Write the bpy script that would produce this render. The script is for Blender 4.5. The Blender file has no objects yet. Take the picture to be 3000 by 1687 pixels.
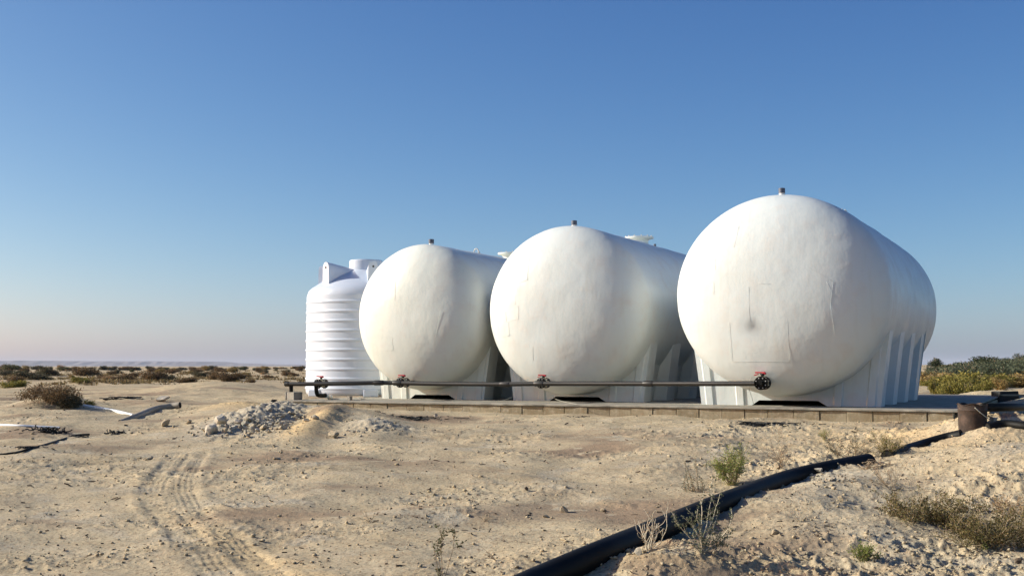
import bpy, bmesh, math, random
import numpy as np
from mathutils import Vector, Matrix

# ------------------------------------------------------------------ camera, sky, sun, exposure
S = bpy.context.scene
C = S.collection
F = 3500.0                       # focal length in pixels of a 3000 px wide frame
PITCH = math.atan(228.5 / F)
CAM = np.array([0.0, 0.0, 0.9])
cd = bpy.data.cameras.new('camera'); cam = bpy.data.objects.new('camera', cd); C.objects.link(cam)
cam.location = CAM; cam.rotation_euler = (math.pi / 2 + PITCH, 0, 0)
cd.sensor_width = 36; cd.lens = F / 3000 * 36; cd.clip_start = 0.1; cd.clip_end = 30000
S.camera = cam
SUN_EL = math.radians(25); SUN_AZ = math.radians(-83)     # azimuth measured from +Y towards +X
EXPO = 0.50; SKYK = 1.05 * 2 ** -EXPO
w = bpy.data.worlds.new('World'); S.world = w; w.use_nodes = True
nt = w.node_tree; bg = nt.nodes['Background']
sky = nt.nodes.new('ShaderNodeTexSky'); sky.sky_type = 'NISHITA'; sky.sun_disc = False
sky.sun_elevation = SUN_EL; sky.sun_rotation = SUN_AZ
sky.altitude = 0; sky.air_density = 0.7; sky.dust_density = 1.0; sky.ozone_density = 5.0
# the camera's colour response to the sky: one power curve per channel, the same for every direction
sep = nt.nodes.new('ShaderNodeSeparateColor'); com = nt.nodes.new('ShaderNodeCombineColor'); nt.links.new(sky.outputs[0], sep.inputs[0])
for k, (g, a) in enumerate(((1.54, 3.42), (1.24, 1.83), (.84, 1.13))):
    p1 = nt.nodes.new('ShaderNodeMath'); p1.operation = 'POWER'; nt.links.new(sep.outputs[k], p1.inputs[0]); p1.inputs[1].default_value = g
    p2 = nt.nodes.new('ShaderNodeMath'); p2.operation = 'MULTIPLY'; nt.links.new(p1.outputs[0], p2.inputs[0]); p2.inputs[1].default_value = a * .1 ** g / .1 * SKYK
    nt.links.new(p2.outputs[0], com.inputs[k])
nt.links.new(com.outputs[0], bg.inputs[0]); bg.inputs[1].default_value = 0.1
sl = bpy.data.lights.new('sun', 'SUN'); so = bpy.data.objects.new('sun', sl); C.objects.link(so)
sl.energy = 5.0; sl.angle = math.radians(0.53); sl.color = (1, 0.985, 0.87)
sd = Vector((math.sin(SUN_AZ) * math.cos(SUN_EL), math.cos(SUN_AZ) * math.cos(SUN_EL), math.sin(SUN_EL)))
so.rotation_euler = sd.to_track_quat('Z', 'Y').to_euler(); so.location = sd * 60
S.view_settings.view_transform = 'Standard'; S.view_settings.look = 'None'
S.view_settings.exposure = EXPO; S.view_settings.gamma = 1

# ------------------------------------------------------------------ helpers
def link(o, parent=None):
    C.objects.link(o)
    if parent: o.parent = parent
    return o
def tag(o, label=None, cat=None, group=None, kind=None):
    if label: o['label'] = label
    if cat: o['category'] = cat
    if group: o['group'] = group
    if kind: o['kind'] = kind
    return o
def empty(name, loc, rz, label, cat, group=None):
    o = bpy.data.objects.new(name, None); link(o); o.location = loc; o.rotation_euler = (0, 0, rz)
    o.empty_display_size = 0.2
    return tag(o, label, cat, group)
def smooth(me, on=True):
    me.polygons.foreach_set('use_smooth', np.full(len(me.polygons), on))
def mesh_from(name, V, Fc, mats, parent=None, sm=False, mi=None, loc=None):
    me = bpy.data.meshes.new(name)
    me.from_pydata([tuple(map(float, v)) for v in V], [], [tuple(int(i) for i in f) for f in Fc])
    for m in (mats if isinstance(mats, (list, tuple)) else [mats]): me.materials.append(m)
    if mi is not None: me.polygons.foreach_set('material_index', np.array(mi, dtype=np.int32))
    smooth(me, sm); me.update()
    o = bpy.data.objects.new(name, me); link(o, parent)
    if loc is not None: o.location = loc
    return o
class MB:
    """collects shapes for one mesh"""
    def __init__(s): s.V = []; s.F = []; s.M = []
    def add(s, V, Fc, m=0):
        b = len(s.V); s.V.extend([tuple(v) for v in V]); s.F.extend([tuple(i + b for i in f) for f in Fc]); s.M.extend([m] * len(Fc)); return s
    def box(s, c, d, rz=0, m=0, taper=1.0, jit=0, rng=None):
        V = []
        for z in (-1, 1):
            for x, y in ((-1, -1), (1, -1), (1, 1), (-1, 1)):
                t = taper if z > 0 else 1
                p = [x * d[0] / 2 * t, y * d[1] / 2 * t, z * d[2] / 2]
                if jit: p = [q + rng.uniform(-jit, jit) for q in p]
                X = p[0] * math.cos(rz) - p[1] * math.sin(rz); Y = p[0] * math.sin(rz) + p[1] * math.cos(rz)
                V.append((c[0] + X, c[1] + Y, c[2] + p[2]))
        return s.add(V, [(3, 2, 1, 0), (4, 5, 6, 7), (0, 1, 5, 4), (1, 2, 6, 5), (2, 3, 7, 6), (3, 0, 4, 7)], m)
    def tube(s, pts, r, n=10, m=0, caps=True, r1=None):
        pts = [Vector(p) for p in pts]; N = len(pts)
        rr = [r + (r1 - r) * i / (N - 1) for i in range(N)] if r1 is not None else ([r] * N if not isinstance(r, (list, tuple)) else r)
        V = []; up = Vector((0, 0, 1)); prev = None
        for i in range(N):
            t = (pts[min(i + 1, N - 1)] - pts[max(i - 1, 0)])
            t = t.normalized() if t.length > 1e-9 else Vector((0, 0, 1))
            if prev is None:
                a = t.cross(up)
                if a.length < .1: a = t.cross(Vector((1, 0, 0)))
                a.normalize()
            else:
                a = prev - t * prev.dot(t)
                a = a.normalized() if a.length > 1e-6 else t.orthogonal().normalized()
            prev = a; b = t.cross(a)
            for k in range(n):
                q = 2 * math.pi * k / n
                V.append(pts[i] + (a * math.cos(q) + b * math.sin(q)) * rr[i])
        Fc = [(i * n + k, i * n + (k + 1) % n, (i + 1) * n + (k + 1) % n, (i + 1) * n + k) for i in range(N - 1) for k in range(n)]
        if caps: Fc += [tuple(range(n))[::-1], tuple((N - 1) * n + k for k in range(n))]
        return s.add(V, Fc, m)
    def lathe(s, prof, n=48, m=0, axis='z', c=(0, 0, 0)):
        V = []
        for (r, z) in prof:
            for k in range(n):
                a = 2 * math.pi * k / n
                if axis == 'z': V.append((c[0] + r * math.cos(a), c[1] + r * math.sin(a), c[2] + z))
                else: V.append((c[0] + r * math.cos(a), c[1] + z, c[2] + r * math.sin(a)))
        Fc = []
        for i in range(len(prof) - 1):
            for k in range(n):
                q = (i * n + k, i * n + (k + 1) % n, (i + 1) * n + (k + 1) % n, (i + 1) * n + k)
                Fc.append(q if axis == 'z' else q[::-1])
        return s.add(V, Fc, m)
    def prism(s, poly, h0, h1, m=0):      # polygon in xy extruded in z
        n = len(poly)
        V = [(x, y, h0) for x, y in poly] + [(x, y, h1) for x, y in poly]
        return s.add(V, [tuple(range(n))[::-1], tuple(range(n, 2 * n))] + [(i, (i + 1) % n, n + (i + 1) % n, n + i) for i in range(n)], m)
    def build(s, name, mats, parent=None, sm=False, loc=None, bevel=0, angle=None):
        o = mesh_from(name, s.V, s.F, mats, parent, sm, s.M, loc)
        if bevel:
            b = o.modifiers.new('bevel', 'BEVEL'); b.width = bevel; b.segments = 2; b.limit_method = 'ANGLE'
        if angle: o.data.set_sharp_from_angle(angle=math.radians(angle))
        return o
def copy_tree(o, parent=None):
    c = o.copy(); C.objects.link(c)
    if parent: c.parent = parent
    for ch in list(o.children): copy_tree(ch, c)
    return c
def catmull(P, n=10):
    P = [np.array(p, float) for p in P]; Q = [2 * P[0] - P[1]] + P + [2 * P[-1] - P[-2]]; out = []
    for i in range(1, len(Q) - 2):
        a, b, c, d = Q[i - 1:i + 3]
        for k in range(n):
            t = k / n
            out.append(.5 * ((2 * b) + (c - a) * t + (2 * a - 5 * b + 4 * c - d) * t * t + (3 * b - a - 3 * c + d) * t ** 3))
    out.append(P[-1]); return out

# numpy gradient noise -----------------------------------------------------------------------
_rs = np.random.RandomState(7); _perm = _rs.permutation(4096); _ang = _rs.rand(4096) * 2 * np.pi
_gx = np.cos(_ang); _gy = np.sin(_ang)
def perlin(x, y):
    xi = np.floor(x).astype(np.int64); yi = np.floor(y).astype(np.int64); xf = x - xi; yf = y - yi
    def g(a, b, dx, dy):
        h = _perm[(_perm[a & 4095] + b) & 4095]; return _gx[h] * dx + _gy[h] * dy
    u = xf ** 3 * (xf * (xf * 6 - 15) + 10); v = yf ** 3 * (yf * (yf * 6 - 15) + 10)
    a = g(xi, yi, xf, yf); b = g(xi + 1, yi, xf - 1, yf); c = g(xi, yi + 1, xf, yf - 1); d = g(xi + 1, yi + 1, xf - 1, yf - 1)
    return (a + (b - a) * u) * (1 - v) + (c + (d - c) * u) * v
def fbm(x, y, o=4, g=.5):
    s = 0; a = 1; t = 0
    for i in range(o):
        s = s + a * perlin(x * 2 ** i + 17.3 * i, y * 2 ** i - 9.1 * i); t += a; a *= g
    return s / t * 1.5
def sst(a, b, x):
    t = np.clip((x - a) / (b - a), 0, 1); return t * t * (3 - 2 * t)

# ------------------------------------------------------------------ layout frame of the tank pad
TH = math.radians(25.5)
U = np.array([math.sin(TH), math.cos(TH)]); Vv = np.array([math.cos(TH), -math.sin(TH)])
PADZ = 0.25
A0 = np.array([-4.35, 22.85]); PADL = 12.1; PADD = 10.5
def pad(v, u, z=PADZ): q = A0 + Vv * v + U * u; return (q[0], q[1], z)
def padco(x, y):
    dx = x - A0[0]; dy = y - A0[1]
    return dx * Vv[0] + dy * Vv[1], dx * U[0] + dy * U[1]
def ray(px, py):
    a = (px - 1500) / F; b = (843.5 - py) / F
    d = np.array([a, math.cos(PITCH) - b * math.sin(PITCH), math.sin(PITCH) + b * math.cos(PITCH)]); return d / np.linalg.norm(d)
def on_z(px, py, z):
    d = ray(px, py); return CAM + d * (z - CAM[2]) / d[2]
def on_u(px, py, u):               # ray meets the vertical plane u metres behind the pad's front edge
    d = ray(px, py); n = U
    t = (u + A0 @ n - CAM[:2] @ n) / (d[:2] @ n); return CAM + d * t

# ------------------------------------------------------------------ terrain
_prof = ([-50, 0, 4, 8, 12, 16, 20, 26, 40, 70, 120, 300, 9000], [-.72, -.70, -.64, -.50, -.22, -.03, .09, .09, .0, -.05, -.1, -.05, -.3])
BUMPS = []          # (x, y, height, rx, ry, angle)
def H0(x, y):
    x = np.asarray(x, float); y = np.asarray(y, float)
    d = np.hypot(x, y)
    yy = y + .2 * x * (d < 1e9) * sst(0, 10, y)           # ground contours run parallel to the pad edge, roughly
    z = np.interp(np.where(y < 0, y, yy), *_prof)
    z = z + .06 * sst(1, -5, x) * sst(16, 21, y) * sst(60, 30, y)
    far = sst(24, 60, d)
    z = z + far * (.30 * fbm(x / 17, y / 22, 3) + .13 * fbm(x / 5, y / 7, 2)) + sst(90, 260, d) * .55 * fbm(x / 60 + 3, y / 90, 2)
    z = z + sst(12, 40, x - .12 * y) * sst(30, 75, y) * 1.0 * sst(2500, 200, d)
    z = z + .05 * fbm(x / 3.1 + 5, y / 3.1, 3) * sst(2, 6, d) + .065 * fbm(x / 1.25 + 2, y / .95, 2) * sst(2, 6, d) * sst(60, 20, d)
    for bx, by, h, rx, ry, an in BUMPS:
        c, s_ = math.cos(an), math.sin(an); dx = x - bx; dy = y - by
        q = ((dx * c + dy * s_) / rx) ** 2 + ((-dx * s_ + dy * c) / ry) ** 2
        z = z + h * np.exp(-q * 1.4)
    # flatten under the pad
    pv, pu = padco(x, y)
    m = sst(-.5, .3, pu) * sst(PADD + .8, PADD, pu) * sst(-.5, .3, pv) * sst(PADL + .8, PADL - .3, pv)
    return z * (1 - m) + m * np.minimum(z, .10)
def hit(px, py, fn=None, tmax=400):
    fn = fn or H0; d = ray(px, py); t = np.concatenate([np.linspace(4, 60, 2200), np.geomspace(60.1, tmax, 900)])
    P = CAM[None] + d[None] * t[:, None]; g = P[:, 2] - fn(P[:, 0], P[:, 1])
    k = np.argmax(g < 0)
    if g[k] >= 0: k = len(t) - 1
    q = P[k].copy(); q[2] = fn(q[0], q[1]); return q
def near(px, d, px2=None):         # plan position of a pixel column at a distance
    return ((px - 1500) / F * d, d)
# mounds of the photograph
def bump_px(px, d, h, rx, ry, an=0):
    x, y = near(px, d); BUMPS.append((x, y, h, rx, ry, an))
bump_px(775, 18.2, .17, .62, 2.1, -.2)       # rubble heap
bump_px(690, 20.2, .12, .8, 1.2, .25)
bump_px(945, 17.4, .15, .30, 1.7, .0)       # yellow sand tongue
bump_px(1110, 16.9, .13, .45, 1.3, .0)
bump_px(1040, 18.2, .10, .8, 1.2, .0)
bump_px(880, 18.6, .10, 1.5, 1.3, .0)
bump_px(640, 34, .35, 2.2, 4.5, .2)           # low dune behind
bump_px(420, 24.5, .08, 1.0, 1.6, .3)
bump_px(165, 21.8, .24, .75, 1.0, 0)          # bush hummock
bump_px(2990, 13.8, .43, 1.35, 1.5, .5)        # bank on the right
bump_px(3000, 11.2, .38, 1.3, 1.6, .3)
bump_px(2470, 10.7, .15, .60, .55, .4)
bump_px(2330, 10.2, .09, .5, .5, .4)
bump_px(2470, 9.4, .10, .9, .9, .2)
bump_px(1960, 8.2, .10, .5, .6, .3)
bump_px(2950, 27, .35, 1.5, 2, .2)
bump_px(1960, 14, .06, 1.2, 1.4, .2)
# background shrubs: (px, py of the foot, width px, height px, kind)
BG = [(30,1088,62,22,'olive'),(90,1112,120,27,'dark'),(142,1101,66,29,'dark'),(245,1100,96,27,'brown'),(236,1122,62,22,'lime'),(45,1134,98,22,'lime'),
 (340,1094,32,14,'dark'),(362,1114,72,23,'brown'),(447,1116,92,32,'brown'),(552,1120,60,18,'brown'),(582,1107,52,20,'dark'),(672,1116,104,28,'brown'),
 (108,1077,42,13,'dark'),(400,1076,32,11,'dark'),(440,1076,34,13,'dark'),(528,1077,40,10,'dark'),(618,1078,46,13,'dark'),(716,1078,30,9,'dark'),
 (785,1107,40,11,'brown'),(838,1091,34,10,'dark'),(868,1078,30,9,'dark'),(880,1084,20,7,'dark'),(735,1120,36,12,'brown'),
 (300,1108,42,12,'brown'),(505,1092,46,12,'brown'),(655,1090,38,10,'brown'),(190,1086,40,12,'olive'),(10,1100,60,18,'dark'),(270,1083,34,9,'dark'),(480,1084,38,9,'olive'),(60,1098,40,14,'olive'),(395,1103,40,14,'brown'),(620,1098,44,12,'brown'),(760,1090,30,8,'brown'),(810,1080,26,8,'dark')]
BGR = [(2737,1076,44,30,'tree'),(2776,1082,50,16,'olive'),(2830,1084,80,26,'olive'),(2882,1086,110,34,'tree'),(2930,1084,70,26,'tree'),(2988,1084,64,40,'tree'),
 (2735,1108,70,26,'sage'),(2790,1104,74,30,'sage'),(2850,1110,84,34,'sage'),(2920,1108,84,30,'sage'),(2985,1104,74,28,'sage'),(2760,1120,60,24,'olive'),(2880,1122,60,24,'sage'),
 (2738,1140,56,34,'lime'),(2782,1150,64,38,'lime'),(2830,1150,70,36,'lime'),(2880,1144,70,34,'lime'),(2925,1138,60,32,'gold'),(2968,1128,60,30,'gold'),(2815,1130,60,26,'lime'),(2900,1128,60,26,'gold'),(2998,1118,50,26,'olive'),(2755,1158,30,18,'lime')]
_r = random.Random(4)
for (px, py, ww, hh, k) in BG[:12] + BG[23:25]:
    d = min(150, .93 * F / (py - 1072)); BUMPS.append((near(px, d)[0], d, min(.5, .30 * hh / F * d), ww / F * d * .5, ww / F * d * .55, 0))

# tyre tracks ---------------------------------------------------------------------------------
def pl_px(L): return [hit(a * 3000 / 2576, b * 3000 / 2576)[:2] for a, b in L]
TRK = [catmull(pl_px([(455, 1142), (418, 1185), (388, 1225), (392, 1262), (430, 1310), (478, 1360), (520, 1410), (560, 1460), (620, 1560)]), 6),
       catmull(pl_px([(500, 1142), (470, 1185), (458, 1230), (476, 1275), (520, 1318), (585, 1370), (650, 1425), (700, 1480), (780, 1580)]), 6)]
def dpoly(x, y, P):
    best = np.full(x.shape, 9e9); sgn = np.zeros(x.shape); al = np.zeros(x.shape); L = 0
    for a, b in zip(P[:-1], P[1:]):
        e = b - a; l = np.hypot(*e)
        if l < 1e-9: continue
        t = np.clip(((x - a[0]) * e[0] + (y - a[1]) * e[1]) / l ** 2, 0, 1)
        dx = x - a[0] - e[0] * t; dy = y - a[1] - e[1] * t; d = np.hypot(dx, dy); m = d < best
        best = np.where(m, d, best); sgn = np.where(m, np.sign(e[0] * dy - e[1] * dx), sgn); al = np.where(m, L + t * l, al); L += l
    return best, sgn, al
def micro(x, y):
    """small relief: crust, clods, drag marks, tracks"""
    d = np.hypot(x, y); fade = sst(75, 25, d)
    rough = .12 + .9 * sst(-.12, .35, fbm(x / 1.9 + 31, y / 1.5 + 7, 3))                 # patches of broken crust
    rgt = sst(-.5, 2.5, x - .1 * y)                                              # rougher to the right
    rough = np.clip(rough * (.35 + .60 * rgt) + .22 * rgt, 0, 1) * (1 - .35 * sst(1.5, 3, x - .1 * y) * sst(13, 9, y))
    pv, pu = padco(x, y)
    rough = rough * (1 - .75 * sst(-1.8, -.4, pu) * sst(1, 0, pu))
    # ridged drag lines running roughly parallel with the pad
    lx = x * Vv[0] + y * Vv[1]; ly = x * U[0] + y * U[1]
    rid = 1 - np.abs(perlin(lx / 1.3 + 3, ly / .42)) * 2.6
    z = .030 * np.clip(rid, 0, 1) ** 3 * (.25 + rough)
    z = z + .045 * fbm(lx / .75, ly / .42, 4) * (.40 + rough)
    r2 = 1 - np.abs(perlin(x / .19 + 9, y / .17)) * 2.2
    z = z + .034 * rough * np.clip(r2, -.3, 1) ** 3
    z = z + .026 * rough * fbm(x / .075, y / .075, 3)
    c = perlin(x / .11 + 77, y / .11 + 5); z = z + .018 * sst(.33, .6, c) * rough
    c = perlin(x / .27 + 13, y / .25 + 51); z = z + .024 * sst(.40, .68, c) * (.35 + rough)
    z = z + .016 * rough * (np.abs(perlin(x / .045, y / .06)) - .3) + .012 * rough * perlin(x / .025, y / .03)
    z = z * fade
    # rubble heap and grey crumble patches: blocky
    for (px, dd, rx, ry, amp) in ((772, 18.2, .66, 2.1, .085), (1120, 16.6, .5, .6, .05)):
        bx, by = near(px, dd); q = ((x - bx) / rx) ** 2 + ((y - by) / ry) ** 2
        mk = np.exp(-q ** 2 * .8)
        bl = np.floor(perlin(x / .16, y / .2) * 6) / 6 * .7 + fbm(x / .09, y / .11, 3) * .6
        z = z + mk * amp * bl
    if True:
        near_m = (y > 5) & (y < 17) & (x < 0)
        dz = np.zeros(x.shape)
        for i, P in enumerate(TRK):
            b, s_, al = dpoly(x[near_m], y[near_m], P)
            g = -.012 * sst(.15, .09, b) * (.7 + 1.2 * perlin(al * 1.1 + i, b * 0 + 2.2)) + .005 * np.exp(-((b - .19) / .045) ** 2) * (1 + .8 * perlin(al * 2.2 + i * 5, b * 3))
            g = g + .0022 * sst(.12, .10, b) * np.sin(b * s_ * 110) * sst(-.2,.3,perlin(al*.9+i*7,b*0+3.3)) 
            g = g + .003 * sst(.13, .1, b) * np.sign(np.sin(al * 42))
            dz[near_m] += g * sst(16.5, 14, y[near_m])
        z = z + dz
    return z
def H(x, y):
    x = np.asarray(x, float); y = np.asarray(y, float); sh = x.shape
    x1 = np.atleast_1d(x); y1 = np.atleast_1d(y)
    return (H0(x1, y1) + micro(x1, y1)).reshape(sh)

# ------------------------------------------------------------------ materials
def newmat(name):
    m = bpy.data.materials.new(name); m.use_nodes = True; n = m.node_tree
    return m, n, n.nodes['Principled BSDF']
def nd(n, t, **k):
    o = n.nodes.new(t)
    for a, b in k.items():
        if a in o.inputs: o.inputs[a].default_value = b
        else: setattr(o, a, b)
    return o
def noise(n, co, scale, detail=4, rough=.5, vec=None):
    t = nd(n, 'ShaderNodeTexNoise'); t.inputs['Scale'].default_value = scale; t.inputs['Detail'].default_value = detail; t.inputs['Roughness'].default_value = rough
    if vec is not None:
        mp = nd(n, 'ShaderNodeMapping'); mp.inputs['Scale'].default_value = vec; n.links.new(co, mp.inputs[0]); co = mp.outputs[0]
    n.links.new(co, t.inputs['Vector']); return t.outputs['Fac']
def ramp(n, fac, stops):
    r = nd(n, 'ShaderNodeValToRGB'); e = r.color_ramp.elements
    while len(e) < len(stops): e.new(.5)
    for i, (p, c) in enumerate(stops):
        e[i].position = p; e[i].color = (*c, 1) if len(c) == 3 else c
    n.links.new(fac, r.inputs[0]); return r.outputs[0]
def mix(n, fac, a, b, mode='MIX'):
    m = nd(n, 'ShaderNodeMix'); m.data_type = 'RGBA'; m.blend_type = mode
    if isinstance(fac, (int, float)): m.inputs[0].default_value = fac
    else: n.links.new(fac, m.inputs[0])
    for s_, q in ((6, a), (7, b)):
        if isinstance(q, (tuple, list)): m.inputs[s_].default_value = (*q[:3], 1)
        else: n.links.new(q, m.inputs[s_])
    return m.outputs[2]
def bump(n, p, h, strength, dist, prev=None):
    b = nd(n, 'ShaderNodeBump'); b.inputs['Strength'].default_value = strength; b.inputs['Distance'].default_value = dist
    n.links.new(h, b.inputs['Height'])
    if prev is not None: n.links.new(prev, b.inputs['Normal'])
    n.links.new(b.outputs[0], p.inputs['Normal']); return b.outputs[0]
def objco(n): return nd(n, 'ShaderNodeTexCoord').outputs['Object']
def geoco(n): return nd(n, 'ShaderNodeNewGeometry').outputs['Position']

def simple(name, col, rough=.7, var=.15, scale=8, bmp=0, bscale=40, spec=.4, bd=.01):
    m, n, p = newmat(name); co = objco(n)
    f = noise(n, co, scale, 5, .6)
    lo = tuple(c * (1 - var) for c in col); hi = tuple(min(1, c * (1 + var)) for c in col)
    n.links.new(ramp(n, f, [(.3, lo), (.7, hi)]), p.inputs['Base Color'])
    p.inputs['Roughness'].default_value = rough; p.inputs['Specular IOR Level'].default_value = spec
    if bmp: bump(n, p, noise(n, co, bscale, 4, .6), bmp, bd)
    return m

# sand
def sandmat(name, rock=False):
    m, n, p = newmat(name); co = geoco(n)
    big = noise(n, co, .35, 5, .6); mid = noise(n, co, 2.6, 6, .65); fine = noise(n, co, 38, 4, .7); gr = noise(n, co, 160, 2, .7)
    base = ramp(n, big, [(.32, (.325, .255, .160)), (.52, (.44, .36, .228)), (.70, (.37, .305, .205))])
    c = mix(n, ramp(n, mid, [(.38, (0, 0, 0)), (.66, (1, 1, 1))]), base, (.485, .405, .27))
    if not rock:
        at = nd(n, 'ShaderNodeAttribute'); at.attribute_name = 'tint'
        sp = nd(n, 'ShaderNodeSeparateColor'); n.links.new(at.outputs['Color'], sp.inputs[0])
        c = mix(n, sp.outputs[0], c, (.60, .44, .23))            # yellow blown sand
        c = mix(n, sp.outputs[1], c, (.40, .365, .29))              # pale grey crumbled marl
        c = mix(n, sp.outputs[2], c, (.25, .185, .125))            # damp / packed brown
    c = mix(n, ramp(n, fine, [(.34, (1, 1, 1)), (.50, (0, 0, 0))]), c, (.21, .155, .10))
    sp2 = noise(n, co, 11, 6, .75); c = mix(n, ramp(n, sp2, [(.33, (.8,) * 3), (.42, (0, 0, 0))]), c, (.17, .125, .08))
    c = mix(n, ramp(n, gr, [(.62, (0, 0, 0)), (.74, (1, 1, 1))]), c, (.56, .49, .38))
    n.links.new(c, p.inputs['Base Color']); p.inputs['Roughness'].default_value = .95; p.inputs['Specular IOR Level'].default_value = .1
    b = bump(n, p, noise(n, co, 24, 5, .7), .55, .02)
    bump(n, p, noise(n, co, 110, 3, .7), .5, .006, b)
    return m
M = {}
M['sand'] = sandmat('sand'); M['clod'] = sandmat('clod', True)
M['marl'] = simple('marl', (.45, .40, .31), .95, .22, 5, .7, 30, .1, .02)
M['stone'] = simple('stone', (.46, .38, .26), .95, .2, 9, .7, 40, .1, .015)
M['palestone'] = simple('palestone', (.56, .50, .40), .9, .14, 7, .7, 30, .15, .015)
M['darkstone'] = simple('darkstone', (.12, .09, .065), .9, .2, 9, .6, 40, .1)

def tank_white(name, base, cream, stain=.35, dent=False):
    m, n, p = newmat(name); co = objco(n)
    big = noise(n, co, .9, 4, .6); mott = noise(n, co, 3.2, 5, .65); st = noise(n, co, 2.2, 5, .6, (5, 1.2, .35)); sp = noise(n, co, 26, 3, .6)
    c = mix(n, ramp(n, big, [(.35, (0, 0, 0)), (.68, (1, 1, 1))]), base, cream)
    c = mix(n, ramp(n, mott, [(.50, (0, 0, 0)), (.78, (stain,) * 3)]), c, (.58, .52, .46))
    c = mix(n, ramp(n, st, [(.55, (0, 0, 0)), (.80, (stain * .7,) * 3)]), c, (.52, .52, .45))
    c = mix(n, ramp(n, sp, [(.68, (0, 0, 0)), (.76, (.25,) * 3)]), c, (.42, .38, .32))
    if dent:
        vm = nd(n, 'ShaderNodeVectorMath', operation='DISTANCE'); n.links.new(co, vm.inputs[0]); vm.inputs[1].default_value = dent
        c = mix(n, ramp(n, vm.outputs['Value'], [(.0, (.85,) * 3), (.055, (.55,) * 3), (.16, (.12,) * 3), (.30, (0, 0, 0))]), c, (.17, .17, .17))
    n.links.new(c, p.inputs['Base Color'])
    rr = ramp(n, mott, [(.3, (.30,) * 3), (.7, (.50,) * 3)]); n.links.new(rr, p.inputs['Roughness'])
    p.inputs['Specular IOR Level'].default_value = .45
    b = bump(n, p, noise(n, co, 1.6, 4, .55), .36, .05)
    b = bump(n, p, noise(n, co, 3.0, 4, .6, (2.2, 1, .8)), .13, .02, b)
    bump(n, p, noise(n, co, 30, 3, .6), .14, .006, b)
    return m
M['tankA'] = tank_white('tank_gelcoat_cream', (.655, .69, .64), (.65, .67, .585), .50)
M['tankB'] = tank_white('tank_gelcoat_white', (.595, .645, .635), (.60, .63, .59), .55)
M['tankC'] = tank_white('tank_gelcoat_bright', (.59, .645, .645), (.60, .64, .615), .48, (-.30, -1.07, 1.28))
M['plastic'] = simple('white_polyethylene', (.53, .585, .665), .33, .03, 2, .1, 8, .5, .01)
M['whitepaint'] = simple('white_fibreglass', (.62, .66, .64), .45, .06, 6, .1, 20)
M['cap'] = simple('slate_cap', (.07, .085, .12), .5, .2, 20)
M['hole'] = simple('opening_shade_black', (.008, .008, .008), .9, .1)  # flat black that stands in for the shade inside openings
M['hdpe'] = simple('black_pipe_plastic', (.007, .007, .006), .55, .25, 5, .15, 14, .16, .01)
M['dusty'] = simple('dusty_header_pipe', (.011, .010, .008), .45, .35, 12, .15, 20, .5, .005)
M['hose'] = simple('faded_grey_pipe', (.27, .235, .18), .6, .15, 6, .1, 20)
M['pvc'] = simple('white_pvc', (.72, .72, .70), .4, .08, 6)
M['red'] = simple('red_lever_paint', (.42, .025, .035), .45, .2, 30)
M['brass'] = simple('cream_valve_body', (.46, .43, .30), .5, .25, 20, .2, 40)
M['bolt'] = simple('bolt_steel', (.5, .5, .48), .35, .2, 30)
M['bark'] = simple('dry_twig', (.33, .25, .16), .9, .2, 30)
M['palebark'] = simple('bleached_twig', (.50, .44, .33), .9, .15, 30)
M['black'] = simple('burnt_black', (.014, .014, .013), .7, .3, 30)
M['wire'] = simple('grey_wire', (.42, .42, .36), .5, .1, 30)
M['blocktop'] = simple('grey_block', (.27, .25, .21), .92, .2, 8, .6, 35, .2)
def rustmat():
    m, n, p = newmat('rusty_steel'); co = objco(n)
    c = ramp(n, noise(n, co, 7, 6, .65), [(.3, (.018, .011, .008)), (.5, (.045, .028, .019)), (.72, (.11, .07, .05))])
    n.links.new(c, p.inputs['Base Color']); p.inputs['Roughness'].default_value = .85
    bump(n, p, noise(n, co, 45, 4, .6), .4, .01); return m
M['rust'] = rustmat()
def concmat():
    m, n, p = newmat('weathered_concrete'); co = objco(n)
    c = ramp(n, noise(n, co, 1.3, 6, .65), [(.32, (.21, .17, .105)), (.5, (.28, .235, .155)), (.7, (.37, .32, .225))])
    c = mix(n, ramp(n, noise(n, co, 12, 5, .7), [(.5, (0, 0, 0)), (.72, (.7,) * 3)]), c, (.50, .44, .34))
    c = mix(n, ramp(n, noise(n, co, 22, 3, .6), [(.62, (0, 0, 0)), (.70, (.6,) * 3)]), c, (.10, .08, .055))
    c = mix(n, ramp(n, noise(n, co, 4, 4, .6, (4, 4, .5)), [(.5, (0, 0, 0)), (.7, (.45,) * 3)]), c, (.22, .16, .09))
    gi = nd(n, 'ShaderNodeNewGeometry'); c = mix(n, .75, c, ramp(n, gi.outputs['Random Per Island'], [(0, (.82, .79, .76)), (.5, (1, .97, .93)), (1, (1.0, 1.0, 1.0))]), 'MULTIPLY')
    n.links.new(c, p.inputs['Base Color']); p.inputs['Roughness'].default_value = .93; p.inputs['Specular IOR Level'].default_value = .2
    bump(n, p, noise(n, co, 26, 5, .7), .6, .012); return m
M['conc'] = concmat()
M['slab'] = simple('pale_slab_concrete', (.27, .25, .205), .9, .3, 5, .4, 30, .2)
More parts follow.
